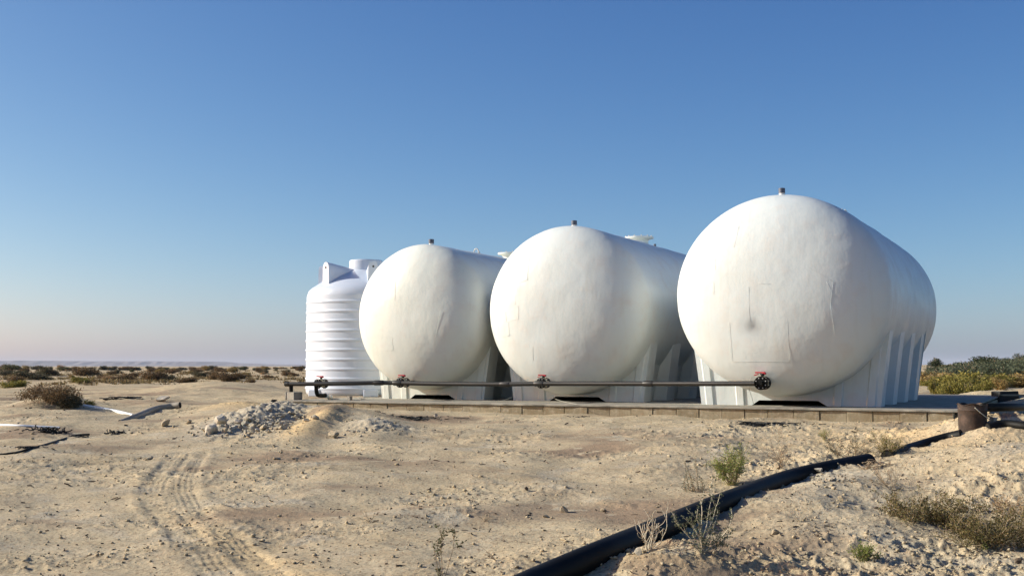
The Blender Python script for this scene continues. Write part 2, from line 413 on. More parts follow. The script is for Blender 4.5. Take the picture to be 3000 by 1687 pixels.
def leaf(name, a, b, c=None, tr=.25):
    m, n, p = newmat(name); co = geoco(n)
    f = noise(n, co, 3.5, 3, .7); g = nd(n, 'ShaderNodeNewGeometry')
    r = ramp(n, g.outputs['Random Per Island'], [(.0, a), (.75, b), (1, c or b)])
    n.links.new(mix(n, f, r, a), p.inputs['Base Color']); p.inputs['Roughness'].default_value = .75; p.inputs['Specular IOR Level'].default_value = .2
    t = nd(n, 'ShaderNodeBsdfTranslucent'); n.links.new(r, t.inputs[0]); ms = nd(n, 'ShaderNodeMixShader'); ms.inputs[0].default_value = tr
    n.links.new(p.outputs[0], ms.inputs[1]); n.links.new(t.outputs[0], ms.inputs[2]); n.links.new(ms.outputs[0], n.nodes['Material Output'].inputs[0])
    return m
L = {'dark': leaf('leaf_dark', (.06, .055, .032), (.115, .10, .055), (.19, .15, .085)),
     'olive': leaf('leaf_olive', (.07, .075, .035), (.12, .12, .055), (.19, .165, .08)),
     'brown': leaf('leaf_brown', (.10, .065, .032), (.18, .12, .06), (.28, .19, .10)),
     'lime': leaf('leaf_lime', (.13, .12, .03), (.27, .235, .05), (.40, .33, .09)),
     'gold': leaf('leaf_gold', (.20, .14, .05), (.34, .25, .09), (.44, .33, .15)),
     'sage': leaf('leaf_sage', (.07, .085, .05), (.12, .14, .08), (.18, .18, .11)),
     'tree': leaf('leaf_tree', (.022, .032, .014), (.045, .06, .024), (.07, .08, .035)),
     'green': leaf('leaf_green', (.14, .17, .04), (.33, .36, .09), (.50, .50, .20)),
     'grey': leaf('leaf_grey', (.09, .105, .06), (.20, .21, .125), (.36, .35, .24)),
     'straw': leaf('leaf_straw', (.28, .18, .09), (.40, .28, .15), (.5, .38, .22)),
     'sprawl': leaf('leaf_sprawl', (.09, .08, .03), (.22, .18, .07), (.40, .30, .13))}

# ------------------------------------------------------------------ the ground sheet
def build_ground():
    NC, NR = 1150, 1250
    a1 = np.radians(36); ang = np.concatenate([np.linspace(-math.pi, -a1, 50)[:-1], np.linspace(-a1, a1, NC), np.linspace(a1, math.pi, 50)[1:]])
    dist = np.concatenate([[.5, 1.5, 2.6, 3.6], np.geomspace(4.4, 60, NR - 170), np.geomspace(60.5, 12000, 166)])
    A, D = np.meshgrid(ang, dist); X = D * np.sin(A); Y = D * np.cos(A)
    Z = H(X.ravel(), Y.ravel()).reshape(X.shape)
    # the pad hides a hole-free ground: keep it under the slab
    nC = len(ang); nR = len(dist)
    V = np.stack([X, Y, Z], -1).reshape(-1, 3); V = np.vstack([V, [[0, 0, -.7]]])
    i = np.arange(nR - 1)[:, None] * nC + np.arange(nC - 1)[None]
    Q = np.stack([i, i + 1, i + 1 + nC, i + nC], -1).reshape(-1, 4)[:, ::-1]
    j = np.arange(nC - 1); T = np.stack([j, j + 1, np.full(nC - 1, len(V) - 1)], -1)
    me = bpy.data.meshes.new('ground'); me.vertices.add(len(V)); me.vertices.foreach_set('co', V.ravel())
    nl = Q.size + T.size; me.loops.add(nl); me.loops.foreach_set('vertex_index', np.concatenate([Q.ravel(), T.ravel()]))
    me.polygons.add(len(Q) + len(T)); ls = np.concatenate([np.arange(len(Q)) * 4, Q.size + np.arange(len(T)) * 3])
    me.polygons.foreach_set('loop_start', ls); smooth(me); me.update(calc_edges=True)
    # soil kinds
    x, y = X.ravel(), Y.ravel(); t = np.zeros((len(V), 4)); t[:, 3] = 1
    def blob(px, d, rx, ry, an=0, p=1):
        bx, by = near(px, d); c, s_ = math.cos(an), math.sin(an); dx = x - bx; dy = y - by
        q = ((dx * c + dy * s_) / rx) ** 2 + ((-dx * s_ + dy * c) / ry) ** 2
        return np.clip(np.exp(-q ** p) * 1.25 + .35 * fbm(x / .5, y / .5, 3) * (q < 2), 0, 1)
    yel = np.maximum.reduce([blob(940, 17.5, .36, 2.0, 0, 2), .9 * blob(690, 20.8, .6, 1.4, .4, 1), .65 * blob(2950, 14.2, 1.9, 2.2, .3, 1), .8 * blob(2000, 8.0, .8, .6, .2), .5 * blob(840, 8.2, .22, 2.2, .55),
                             .55 * sst(22, 45, y) * sst(2, -3, x + 6) * np.clip(.5 + fbm(x / 9, y / 9, 3), 0, 1)])
    gre = np.maximum.reduce([blob(772, 18.2, .66, 2.2, -.2, 2), blob(1120, 16.9, .55, .5, .3), .8 * blob(2430, 11.3, .5, .55, .4), 
                             .55 * sst(-.5, 3, x - .1 * y) * sst(.05, .4, fbm(x / 1.6 + 4, y / 1.2, 3)) * sst(21, 14, y), .45 * sst(.1, .5, fbm(x / .6 + 14, y / .5, 3)) * sst(24, 15, y),
                             .7 * sst(.25, .5, fbm(x / .9 + 44, y / .7, 3)) * sst(24, 15, y)])
    bro = .95 * sst(.0, .45, fbm(x / 2.5 + 91, y / 1.6 + 3, 4)) * (gre < .3)
    t[:-1, 0] = yel; t[:-1, 1] = gre * .8; t[:-1, 2] = bro
    ca = me.color_attributes.new('tint', 'FLOAT_COLOR', 'POINT'); ca.data.foreach_set('color', t.ravel())
    me.materials.append(M['sand']); o = bpy.data.objects.new('ground', me); link(o); o['kind'] = 'structure'
build_ground()

# far plateau
def build_hills():
    rs = np.random.RandomState(3); V = []; Fc = []
    n = 260; Y0 = 7000
    for i in range(n):
        px = -500 + i * (1500 / n); x = (px - 1500) / F * Y0
        prof = np.interp(px, [-500, 0, 520, 700, 850, 1000], [17, 16.5, 15, 6, 4.5, 3])
        h = (prof + 1.2 * perlin(np.array([i / 9.]), np.array([.5]))[0] * 2 + .8 * perlin(np.array([i / 3.]), np.array([4.5]))[0]) / F * Y0
        for k, (dy, hz) in enumerate(((0, -.25), (120, .25), (180, .35), (260, .80), (320, .97), (900, 1.0), (2500, -.2))):
            g = 90 * perlin(np.array([i / 5.]), np.array([k * .4]))[0]
            V.append((x, Y0 + dy + g, h * hz))
    for i in range(n - 1):
        for k in range(6): Fc.append((i * 7 + k, (i + 1) * 7 + k, (i + 1) * 7 + k + 1, i * 7 + k + 1))
    mm = simple('plateau_rock', (.17, .155, .16), .95, .25, .004)
    tag(mesh_from('hills', V, Fc, mm), kind='structure')
build_hills()

# ------------------------------------------------------------------ the pad
RZ = -TH
def build_pad():
    rng = random.Random(5)
    root = empty('tank_platform', pad(PADL / 2, 0, 0), RZ, 'long low platform of weathered concrete blocks carrying all the white tanks', 'platform')
    b = MB(); hx = PADL / 2
    # slab with slightly wavy lip
    N = 60; top = []
    for i in range(N + 1): top.append((-hx + PADL * i / N, rng.uniform(-.012, .012) - .03))
    poly = top + [(hx, PADD), (-hx, PADD)]
    b.prism(poly, PADZ - .032, PADZ)
    b.build('slab', M['slab'], root, bevel=.008)
    c = MB(); x = -hx
    while x < hx - .1:
        wd = min(rng.choice([.38, .40, .41, .36]), hx - x)
        h = PADZ - .036
        c.box((x + wd / 2, .10 + rng.uniform(-.006, .006), h / 2 - .15), (wd - rng.choice([.002, .003, .004, .010]), .2, h + .3), jit=.004, rng=rng); x += wd
    y = .2
    for sx in (-1, 1):
        y = .21
        while y < PADD:
            c.box((sx * (hx - .1), y + .2, (PADZ - .06) / 2 - .15), (.2, .395, PADZ - .06 + .3), jit=.004, rng=rng); y += .4
    c.build('block_course', M['conc'], root, bevel=.008)
    d = MB(); d.box((0, PADD / 2 + .15, .02), (PADL - .45, PADD - .4, .33)); d.build('fill', M['conc'], root)
build_pad()

# ------------------------------------------------------------------ horizontal tanks
def build_tank(ctr, R, rx, w0, zc, sf, sr, hd, ribs, mat, label, seams, vent_s, man_s, dent=None, extras=None):
    root = empty('water_tank', (ctr[0], ctr[1], PADZ), RZ, label, 'water tank', 'horizontal white tanks in a row on the platform')
    prof = []; nh = 26
    for i in range(nh + 1):
        a = math.pi / 2 * min(.99999, i / nh); ex = 2 / 2.25
        prof.append((R * max(1e-4, math.sin(a)) ** ex if i else .0005, sf - hd * math.cos(a) ** ex))
    ns = 34
    for i in range(1, ns): prof.append((R, sf + (sr - sf) * i / ns))
    for i in range(nh, -1, -1):
        a = math.pi / 2 * min(.99999, i / nh); prof.append((R * max(1e-4, math.sin(a)) ** .9 if i else .0005, sr + hd * math.cos(a) ** .9))
    m = MB(); m.lathe(prof, 128, 0, 'y', (0, 0, zc))
    V = np.array(m.V); r0 = np.hypot(V[:, 0], V[:, 2] - zc)
    q = .008 * fbm(V[:, 0] / .9 + V[:, 1] * .6, V[:, 2] / .9 + ctr[0], 3) + .004 * np.sin(V[:, 1] * 5.2 + 1) * (V[:, 1] > sf)
    q = q + np.where((V[:, 1] > sf), .010 * np.exp(-((V[:, 1] - 2.3) / .06) ** 2), 0)
    V[:, 0] += V[:, 0] / R * q; V[:, 0] *= rx / R; V[:, 2] += (V[:, 2] - zc) / R * q
    fr = V[:, 1] < sf; V[:, 1] -= np.where(fr, q * 1.2, 0)
    if dent is not None:
        dd = np.hypot(V[:, 0] - dent[0], V[:, 2] - dent[1]); V[:, 1] += np.where(fr, .014 * np.exp(-(dd / .06) ** 2), 0)
    m.V = V.tolist(); m.build('tank_shell', mat, root, True)
    def head_y(x, z):
        rr = min(.999, math.hypot(x * R / rx, z - zc) / R); a = math.asin(rr ** (1 / (2 / 2.25))) if rr > 0 else 0
        return sf - hd * math.cos(a) ** (2 / 2.25)
    # skirt --------------------------------------------------------------
    zt = zc + .05; rec_d = .24
    S0, S1 = ribs[0][0], ribs[-1][1]
    ss = [S0]; off = [0]
    for k, (a, b_) in enumerate(ribs):
        ss += [b_ - .02]; off += [0]
        if k < len(ribs) - 1:
            n0 = ribs[k + 1][0]; ss += [b_ + .06, n0 - .06, n0]; off += [1, 1, 0]
    zs = [0, .03] + [zt * i / 14 for i in range(1, 15)]
    k_ = MB(); V = []; Fc = []
    for sgn in (-1, 1):
        base = len(V)
        for s_, o_ in zip(ss, off):
            for z in zs:
                t = z / zt; wr = w0 + (rx * .992 - w0) * t ** 1.15
                wi = wr - rec_d * o_ * (1 - .55 * t)
                V.append((sgn * wi, s_, z))
        nz = len(zs)
        for i in range(len(ss) - 1):
            for j in range(nz - 1):
                f = (base + i * nz + j, base + (i + 1) * nz + j, base + (i + 1) * nz + j + 1, base + i * nz + j + 1)
                Fc.append(f if sgn > 0 else f[::-1])
    k_.add(V, Fc)
    # front face with raised pleats and a bottom notch
    pl = [w0 * .895, w0 * .54]; xs = set([-1.0, 1.0]); nw = w0 * .33
    relief = []
    cols = [(-w0, 0)]
    for c_ in sorted([-p for p in pl] + pl):
        for dx, r_ in ((-.075, 0), (-.055, 1), (.055, 1), (.075, 0)): cols.append((c_ + dx, r_))
    for xx in (-nw - .12, -nw, nw + .0, nw + .14): cols.append((xx, 0))
    cols.append((w0, 0)); cols.sort()
    V = []; Fc = []; zz = [zt * i / 16 for i in range(17)]
    def zb(x):
        x += .0
        if -nw <= x <= nw: return .085
        return 0.0
    for (x, r_) in cols:
        for z in zz:
            t = z / zt; sc = (w0 + (rx * .992 - w0) * t ** 1.15) / w0
            zz_ = max(z, zb(x)) if z < .2 else z
            V.append((x * sc, S0 - .022 * r_, zz_))
    for i in range(len(cols) - 1):
        for j in range(16):
            a = i * 17 + j; Fc.append((a, a + 17, a + 18, a + 1))
    k_.add(V, Fc)
    # back face and notch interior
    k_.add([(-w0, S1 - .02, 0), (w0, S1 - .02, 0), (rx, S1 - .02, zt), (-rx, S1 - .02, zt)], [(3, 2, 1, 0)])
    k_.build('support_skirt', mat, root, False, angle=30)
    # manhole ------------------------------------------------------------
    mh = MB(); zt0 = zc + R
    mh.lathe([(.20, -.12), (.20, .09), (.24, .12), (.31, .135), (.315, .165), (.30, .17), (.0005, .175)], 40, c=(0, man_s, zt0 + (.07 if R > 1.6 else 0))); mo = mh.build('manhole', M['whitepaint'], root, True, angle=35)
    for k in range(12):
        a = 2 * math.pi * k / 12; bt = MB(); bt.lathe([(.014, .15), (.014, .195), (.0005, .195)], 6, c=(.28 * math.cos(a), man_s + .28 * math.sin(a), zt0 + (.07 if R > 1.6 else 0))); bt.build('lid_bolt', M['bolt'], mo)
    vp = MB(); vp.lathe([(.048, -.05), (.048, .05), (.0005, .05)], 20, c=(0, vent_s, zt0)); vo = vp.build('vent_pipe', M['pvc'], root, True, angle=35)
    vc = MB(); vc.lathe([(.054, .045), (.054, .125), (.04, .13), (.0005, .13)], 20, c=(0, vent_s, zt0)); vc.build('vent_cap', M['cap'], vo, True, angle=35)
    if seams:
        for (line, rad) in seams:
            sm_ = MB(); P = []
            for (x0, z0), (x1, z1) in zip(line[:-1], line[1:]):
                n = max(2, int(math.hypot(x1 - x0, z1 - z0) / .06))
                for i in range(n + 1):
                    t = i / n; P.append((x0 + (x1 - x0) * t, z0 + (z1 - z0) * t))
            pts = [(x, head_y(x, z) + rad * .15 - .004, z) for x, z in P]
            sm_.tube(pts, rad, 6); sm_.build('patch_seam', mat, root, True)
    if extras: extras(root, zc, R)
    return root, head_y

def ring_extra(root, zc, R):
    m = MB(); c = Vector((0, 1.9, zc + R + .015)); pts = [c + Vector((.06 * math.cos(a), 0, .10 * math.sin(a))) for a in [math.pi * i / 12 for i in range(13)]]
    m.tube(pts, .012, 6); m.tube([c + Vector((-.02, .1, 0)), c + Vector((0, .12, .06)), c + Vector((.03, .13, 0))], .01, 6); m.build('lifting_ring', M['bolt'], root, True)
def vent_extra(root, zc, R):
    m = MB(); m.lathe([(.03, -.05), (.03, .12), (.0005, .12)], 12, c=(.0, 4.55, zc + R)); m.build('rear_vent', M['cap'], root, True, angle=35)
R1, R2, R3 = 1.42, 1.545, 1.635
seam3 = [([(-1.0, 2.95), (-0.93, 2.4), (-0.92, 2.2)], 0.0014), ([(-0.55, 2.9), (-0.62, 2.55)], 0.0014), ([(0.55, 2.2), (0.95, 1.95), (0.9, 1.6), (0.95, 1.1)], 0.0015), ([(-0.35, 1.9), (-0.35, 1.35)], 0.0015), ([(-0.7, 1.35), (-0.7, 0.72), (0.25, 0.72), (0.25, 1.4)], 0.0014), ([(0.85, 1.95), (0.97, 1.7)], 0.0015), ([(-0.95, 2.0), (-0.95, 1.8)], 0.0015), ([(-0.2, 1.95), (0.02, 1.93)], 0.0015)]
seam2 = [([(-0.55, 2.75), (-0.55, 2.2), (-0.75, 2.15), (-0.75, 2.0), (-1.05, 1.95)], 0.0014), ([(-0.78, 2.0), (-0.8, 1.75), (-0.72, 1.72), (-0.72, 1.5), (-1.0, 1.45), (-1.02, 1.65)], 0.0014), ([(-0.95, 1.45), (-0.95, 1.2), (-1.15, 1.18)], 0.0015), ([(-0.45, 1.0), (-0.47, 0.75)], 0.0015), ([(-1.3, 1.3), (-0.9, 1.2)], 0.0015), ([(-0.95, 2.6), (-1.1, 2.2)], 0.0014)]
seam1 = [([(-0.45, 2.6), (-0.5, 2.25), (-0.75, 2.15)], 0.0015), ([(-0.75, 1.2), (-0.35, 1.2), (-0.35, 0.95), (-0.7, 0.95)], 0.0015), ([(-0.3, 2.3), (-0.28, 1.9)], 0.0015), ([(0.7, 1.7), (0.6, 1.2)], 0.0015)]
RB = lambda L0: [(0, .40), (1.30, 1.80), (2.75, 3.25), (4.15, 4.62)]
T3, hy3 = build_tank((4.55, 19.75), R3, 1.745, 1.475, 1.805, -.36, 5.75, .76, RB(0), M['tankC'], 'largest white tank with a round bulging end, rightmost of the row', seam3, -.25, 4.0, dent=(-.30, 1.28))
T2, hy2 = build_tank((1.2, 22.2), R2, 1.575, 1.30, 1.675, -.32, 5.6, .74, RB(0), M['tankB'], 'middle white horizontal tank between the smallest and the largest one', seam2, -.10, 3.5, extras=vent_extra)
T1, hy1 = build_tank((-1.58, 23.65), R1, 1.42, 1.15, 1.61, -.30, 5.4, .68, RB(0), M['tankA'], 'smallest cream white horizontal tank beside the ribbed upright tank', seam1, -.05, 3.65, extras=ring_extra)

# ------------------------------------------------------------------ upright ribbed tank
def build_upright():
    cx, cy = (1071 - 1500) / F * 26.6, 26.6; R = 1.30
    root = empty('upright_tank', (cx, cy, PADZ), 0, 'upright ribbed white plastic tank with moulded lifting lugs at the left end of the platform', 'water tank')
    P = [(.0005, .02), (R - .06, .02), (R - .015, .05), (R, .11)]
    z0 = .17; st = .2065
    for k in range(10):
        z = z0 + k * st; P += [(R, z - .035), (R + .014, z - .014), (R + .018, z + .002), (R + .012, z + .016), (R, z + .034), (R, z + .05), (R, z + .15)]
    P += [(R - .01, 2.10), (R - .015, 2.22), (R - .045, 2.30), (R - .12, 2.37), (R - .20, 2.42), (.95, 2.52), (.70, 2.64), (.47, 2.73), (.375, 2.77)]
    m = MB(); m.lathe(P, 120); m.build('tank_body', M['plastic'], root, True, angle=50)
    n_ = MB(); n_.lathe([(.375, 2.74), (.37, 2.98), (.355, 3.0), (.0005, 3.01)], 60); n_.build('manhole_neck', M['plastic'], root, True, angle=35)
    for deg in (-135, -75, -15, 45, 105, 165):
        a = math.radians(deg); dr = Vector((math.cos(a - 0), math.sin(a), 0)); tn = Vector((-dr.y, dr.x, 0))
        V = []; K = 14; ro = 1.10; ri = .36; wd = .105; zt_ = 2.90
        for i in range(K + 1):
            if i == 0: o = (-wd * 1.1, 2.36)
            elif i == K: o = (wd * 1.1, 2.36)
            else:
                t = math.pi * (i - 1) / (K - 2); o = (-wd * math.cos(t), zt_ - .13 + .13 * math.sin(t))
            V.append(dr * ro + tn * o[0] + Vector((0, 0, o[1])))
        for i in range(K + 1):
            o = V[i] - dr * ro; s_ = o.dot(tn) * .55; z = 2.60 if i in (0, K) else 2.66 + .13 * (o.z - (zt_ - .13)) / .13
            V.append(dr * ri + tn * s_ + Vector((0, 0, z)))
        Fc = [tuple(range(K + 1))[::-1]] + [(i, i + 1, K + 2 + i, K + 1 + i) for i in range(K)]
        l = MB(); l.add(V, Fc); lo = l.build('lifting_lug', M['plastic'], root, True, bevel=0, angle=40)
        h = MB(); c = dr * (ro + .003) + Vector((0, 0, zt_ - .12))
        h.tube([c, c + dr * .004], .022, 14); h.build('lug_hole_shade', M['hole'], lo)  # solid black disc on the lug face: the hole's shade as colour
    # base bosses round the outlet
    for px0, px1 in ((924, 962), (1086, 1130)):
        b = MB()
        xa = (px0 - 1071) / F * 25.3; xb = (px1 - 1071) / F * 25.3; xm = (xa + xb) / 2
        b.box((xm, -math.sqrt(max(.01, R * R - xm * xm)) + .10, .075), (xb - xa, .34, .15), math.atan2(xm, R) * .5); b.build('outlet_boss', M['plastic'], root, bevel=.02)
    return (cx, cy, R)
UPX, UPY, UPR = build_upright()

# ------------------------------------------------------------------ header pipe, valves
hp_px = [(838, 1124.5, .30), (905, 1124.5, .35), (1010, 1123, .45), (1110, 1121, .60), (1165, 1121.5, .66), (1300, 1124, .64), (1480, 1125, .58), (1580, 1123.5, .55), (1700, 1123.5, .46), (1900, 1123.5, .26), (2100, 1123.5, .02), (2212, 1123, -.10)]
HP = [on_u(a, b, u) for a, b, u in hp_px]
def build_header():
    root = empty('header_pipe', tuple(HP[0]), 0, 'long dark header pipe running along the fronts of the tanks', 'pipe')
    o = np.array(HP[0]); P = [p - o for p in catmull(HP, 8)]
    m = MB(); m.tube(P, .041, 18); m.build('pipe', M['dusty'], root, True, angle=40)
    for k in (3, 4, 6, 7, 9):        # couplings and tape bands
        c = MB(); a = np.array(HP[k]) - o; d = (np.array(HP[min(k + 1, 11)]) - np.array(HP[k - 1])); d /= np.linalg.norm(d)
        c.tube([a - d * .09, a - d * .075, a + d * .075, a + d * .09], [.046, .050, .050, .046], 18); c.build('coupling', M['dusty'], root, True, angle=40)
    r = MB(); q = np.array(HP[0]) + np.array([.10, 0, 0]) - o
    top = q; r.tube([q, (q[0], q[1], PADZ + .15 - o[2])], .038, 14); r.build('riser', M['hdpe'], root, True, angle=40)
    e = MB(); d = np.array(P[0]) - np.array(P[3]); d /= np.linalg.norm(d); e.tube([P[0] + d * -.06, P[0] + d * .015], .049, 18); e.build('end_cap', M['dusty'], root, True, angle=40)
build_header()
def build_valve(p, tgt_len, label, kink=0):
    root = empty('valve', tuple(p), RZ, label, 'valve', 'red handled valves on the tank outlets')
    a = MB(); a.tube([(0, .0, 0), (0, tgt_len, 0)], .040, 16); a.build('outlet_pipe', M['hdpe'], root, True, angle=40)
    b = MB(); b.lathe([(.0005, .10), (.055, .10), (.085, .14), (.085, .22), (.055, .26), (.0005, .26)], 24, axis='y'); b.box((0, .18, .075), (.07, .07, .06)); bo = b.build('valve_body', M['brass'], root, True, angle=35)
    for s_ in (.065, .275):
        f = MB(); f.lathe([(.0005, s_), (.108, s_), (.108, s_ + .03), (.0005, s_ + .03)], 32, axis='y'); fo = f.build('flange', M['hdpe'] if s_ < .1 else M['dusty'], root, True, angle=35)
        for k in range(8):
            g = MB(); t = 2 * math.pi * (k + .5) / 8; g.tube([(.082 * math.cos(t), s_ - .015, .082 * math.sin(t)), (.082 * math.cos(t), s_ + .045, .082 * math.sin(t))], .009, 6); g.build('flange_bolt', M['bolt'], fo)
    s = MB(); s.lathe([(.028, .08), (.028, .125), (.042, .13), (.042, .15), (.0005, .15)], 14, c=(0, .18, 0)); s.build('stem', M['black'], root, True, angle=35)
    h = MB(); V = []; 
    h.box((-.035, .18, .165), (.16, .05, .022)); h.box((-.10, .185, .140), (.075, .018, .018), 0)
    h.V = [(x, y, z - (.25 * (-.06 - x) if (i >= 8 and x < -.1) else 0)) for i, (x, y, z) in enumerate(h.V)]
    h.box((.03, .18, .15), (.05, .06, .03)); h.build('lever_handle', M['red'], root, bevel=.006)
    return root
VL = []
for (px, py, u, tank, hy, lab) in ((2226, 1122, -.10, T3, hy3, 'red handled flanged valve at the foot of the largest tank'), (1580, 1122, .55, T2, hy2, 'red handled valve at the foot of the middle horizontal tank'), (1166, 1121, .66, T1, hy1, 'red handled valve at the foot of the smallest horizontal tank')):
    p = on_u(px, py, u); dx = p[0] - tank.location.x; dy = p[1] - tank.location.y
    lx = dx * Vv[0] + dy * Vv[1]; ly = dx * U[0] + dy * U[1]; lz = p[2] - PADZ
    Ln = hy(lx, lz) - ly + .08
    VL.append(build_valve(p, max(.3, Ln), lab))
VL.append(build_valve(on_u(925, 1124, .38), .45, 'red handled valve in front of the upright ribbed tank'))
for v_ in VL[1:]: v_.scale = (.86, 1, .86)
# black elbow to the upright tank
def build_elbow():
    a = on_u(926, 1130, .42); b = on_u(928, 1156, .50); c = on_u(953, 1158, .75); d = on_u(968, 1163, 1.5)
    o = a
    root = empty('outlet_elbow', tuple(o), 0, 'black elbow pipe dropping from the header to the upright tank', 'pipe')
    m = MB(); pts = [a, a * .35 + b * .65, b + np.array([.02, 0, .0]), b * .5 + c * .5 - np.array([0, 0, .01]), c]
    m.tube([q - o for q in catmull(pts, 5)], .040, 16); m.build('elbow', M['hdpe'], root, True, angle=40)
    n_ = MB(); n_.tube([c - o, d - o], .048, 16); n_.build('white_outlet', M['pvc'], root, True, angle=40)
build_elbow()
def build_blocks():
    rng = random.Random(8)
    p = on_z(858, 1171, PADZ); m = MB(); m.box((0, 0, .075), (.27, .20, .15), jit=.006, rng=rng); m.box((-.13, -.01, .075), (.03, .2, .15), jit=.004, rng=rng)
    o = m.build('concrete_block', M['blocktop'], bevel=.01, loc=(p[0], p[1] + .12, PADZ)); o.rotation_euler = (0, 0, -.75); tag(o, 'grey concrete block under the left end of the header pipe', 'block')
    p = on_z(1023, 1172.5, PADZ); m = MB(); m.box((0, 0, .04), (.085, .08, .08), jit=.006, rng=rng)
    o = m.build('concrete_block', M['blocktop'], bevel=.008, loc=(p[0], p[1] + .06, PADZ)); o.rotation_euler = (0, 0, -.6); tag(o, 'small grey block on the platform lip in front of the upright tank', 'block')
    p = on_z(1063, 1169, PADZ); m = MB(); m.box((0, 0, .012), (.10, .07, .024), jit=.008, rng=rng)
    o = m.build('concrete_chip', M['palestone'], bevel=.004, loc=(p[0], p[1] + .06, PADZ)); tag(o, 'flat pale chip lying on the platform left of the smallest tank', 'stone')
    # black lump of rubber at the left end
    p = np.array(pad(-.32, .12, 0)); p[2] = float(H(p[0], p[1])); m = MB(); m.box((0, 0, .03), (.19, .24, .11), jit=.02, rng=rng, taper=.7); m.box((.13, .02, .0), (.2, .22, .09), jit=.02, rng=rng, taper=.6)
    o = m.build('rubber_lump', M['black'], bevel=.02, loc=(p[0], p[1], p[2] + .03)); o.rotation_euler = (0, 0, .3); tag(o, 'black rubber lump at the left end of the platform', 'rubber scrap')
build_blocks()
def wire(name, pts, r, label, mat='wire'):
    m = MB(); o = np.array(pts[0]); m.tube([np.array(q) - o for q in catmull(pts, 6)], r, 5); ob = m.build(name, M[mat], sm=True, loc=tuple(o)); tag(ob, label, 'wire'); return ob
wire('wire', [on_u(2200, 1106, .10), on_u(2194, 1134, .05), on_u(2203, 1165, .08), on_u(2209, 1187, .22)], .004, 'thin pale wire hanging from the valve of the largest tank')
wire('wire', [on_z(1620, 1166, PADZ + .05), on_z(1650, 1176, PADZ + .01), on_z(1690, 1184, PADZ + .012)], .004, 'thin pale wire lying on the platform by the middle tank notch')
wire('wire', [on_u(1500, 1163, 1.4), on_u(1475, 1172, 1.2), on_u(1450, 1174, .9)], .004, 'thin pale wire between the smallest and the middle tank')

# ------------------------------------------------------------------ pipes on the ground
def ground_pipe(name, pxs, rad, mat, label, sink=.25, cap=True, n=8, ends='solid', lift=None):
    """pxs: pixel of the contact point on the ground"""
    P = []
    for i, (a, b) in enumerate(pxs):
        q = hit(a, b, H0); z = q[2] + rad * (1 - 2 * sink) + (lift[i] if lift else 0); P.append(np.array([q[0], q[1], z]))
    o = P[0].copy(); Q = [p - o for p in catmull(P, n)]
    root = empty(name, tuple(o), 0, label, 'pipe')
    m = MB(); m.tube(Q, rad, 28); m.build('pipe_wall', M[mat], root, True, angle=50)
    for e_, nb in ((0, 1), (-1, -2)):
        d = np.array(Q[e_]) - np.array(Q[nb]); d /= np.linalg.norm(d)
        k = MB(); k.tube([np.array(Q[e_]) - d * .001, np.array(Q[e_]) + d * .004], rad * .84, 24); k.build('pipe_end_shade', M['hole'], root)  # black disc closing the pipe end, painted shade of the bore
    return root, P
BP, BPP = ground_pipe('black_pipe', [(1330, 1845), (1560, 1731), (1780, 1636), (1985, 1548), (2140, 1480), (2300, 1413), (2420, 1382), (2545, 1357)], .090, 'hdpe', 'thick black plastic pipe running diagonally over the foreground sand', .22, lift=[0, 0, 0, 0, -.01, -.03, -.035, -.04])
ground_pipe('black_pipe', [(2600, 1340), (2690, 1312), (2765, 1290), (2818, 1278)], .07, 'hdpe', 'black plastic pipe half buried in the bank leading to the rusty bucket', .45)
ground_pipe('black_pipe', [(2895, 1262), (2945, 1252), (3010, 1258), (3080, 1266)], .052, 'hdpe', 'dark pipe arching over the bank right of the rusty bucket', .2)
ground_pipe('grey_pipe', [(352, 1232), (400, 1222), (450, 1207), (495, 1200), (527, 1200)], .058, 'hose', 'faded grey pipe with open black mouth rising out of the sand', .45, lift=[-.05, .0, .03, .05, .075])
ground_pipe('white_pipe', [(245, 1190), (290, 1197), (340, 1207), (390, 1219)], .030, 'pvc', 'thin white pipe lying beside the dry bush hummock', .35)
ground_pipe('white_pipe', [(-60, 1247), (40, 1249), (100, 1252), (175, 1256)], .020, 'pvc', 'thin white pipe at the left edge ending in black brush', .2)
ground_pipe('black_hose', [(-40, 1338), (30, 1331), (62, 1325), (85, 1318), (130, 1306), (190, 1287), (225, 1277), (262, 1275)], .014, 'hdpe', 'thin black hose on the sand at the left edge', .1)

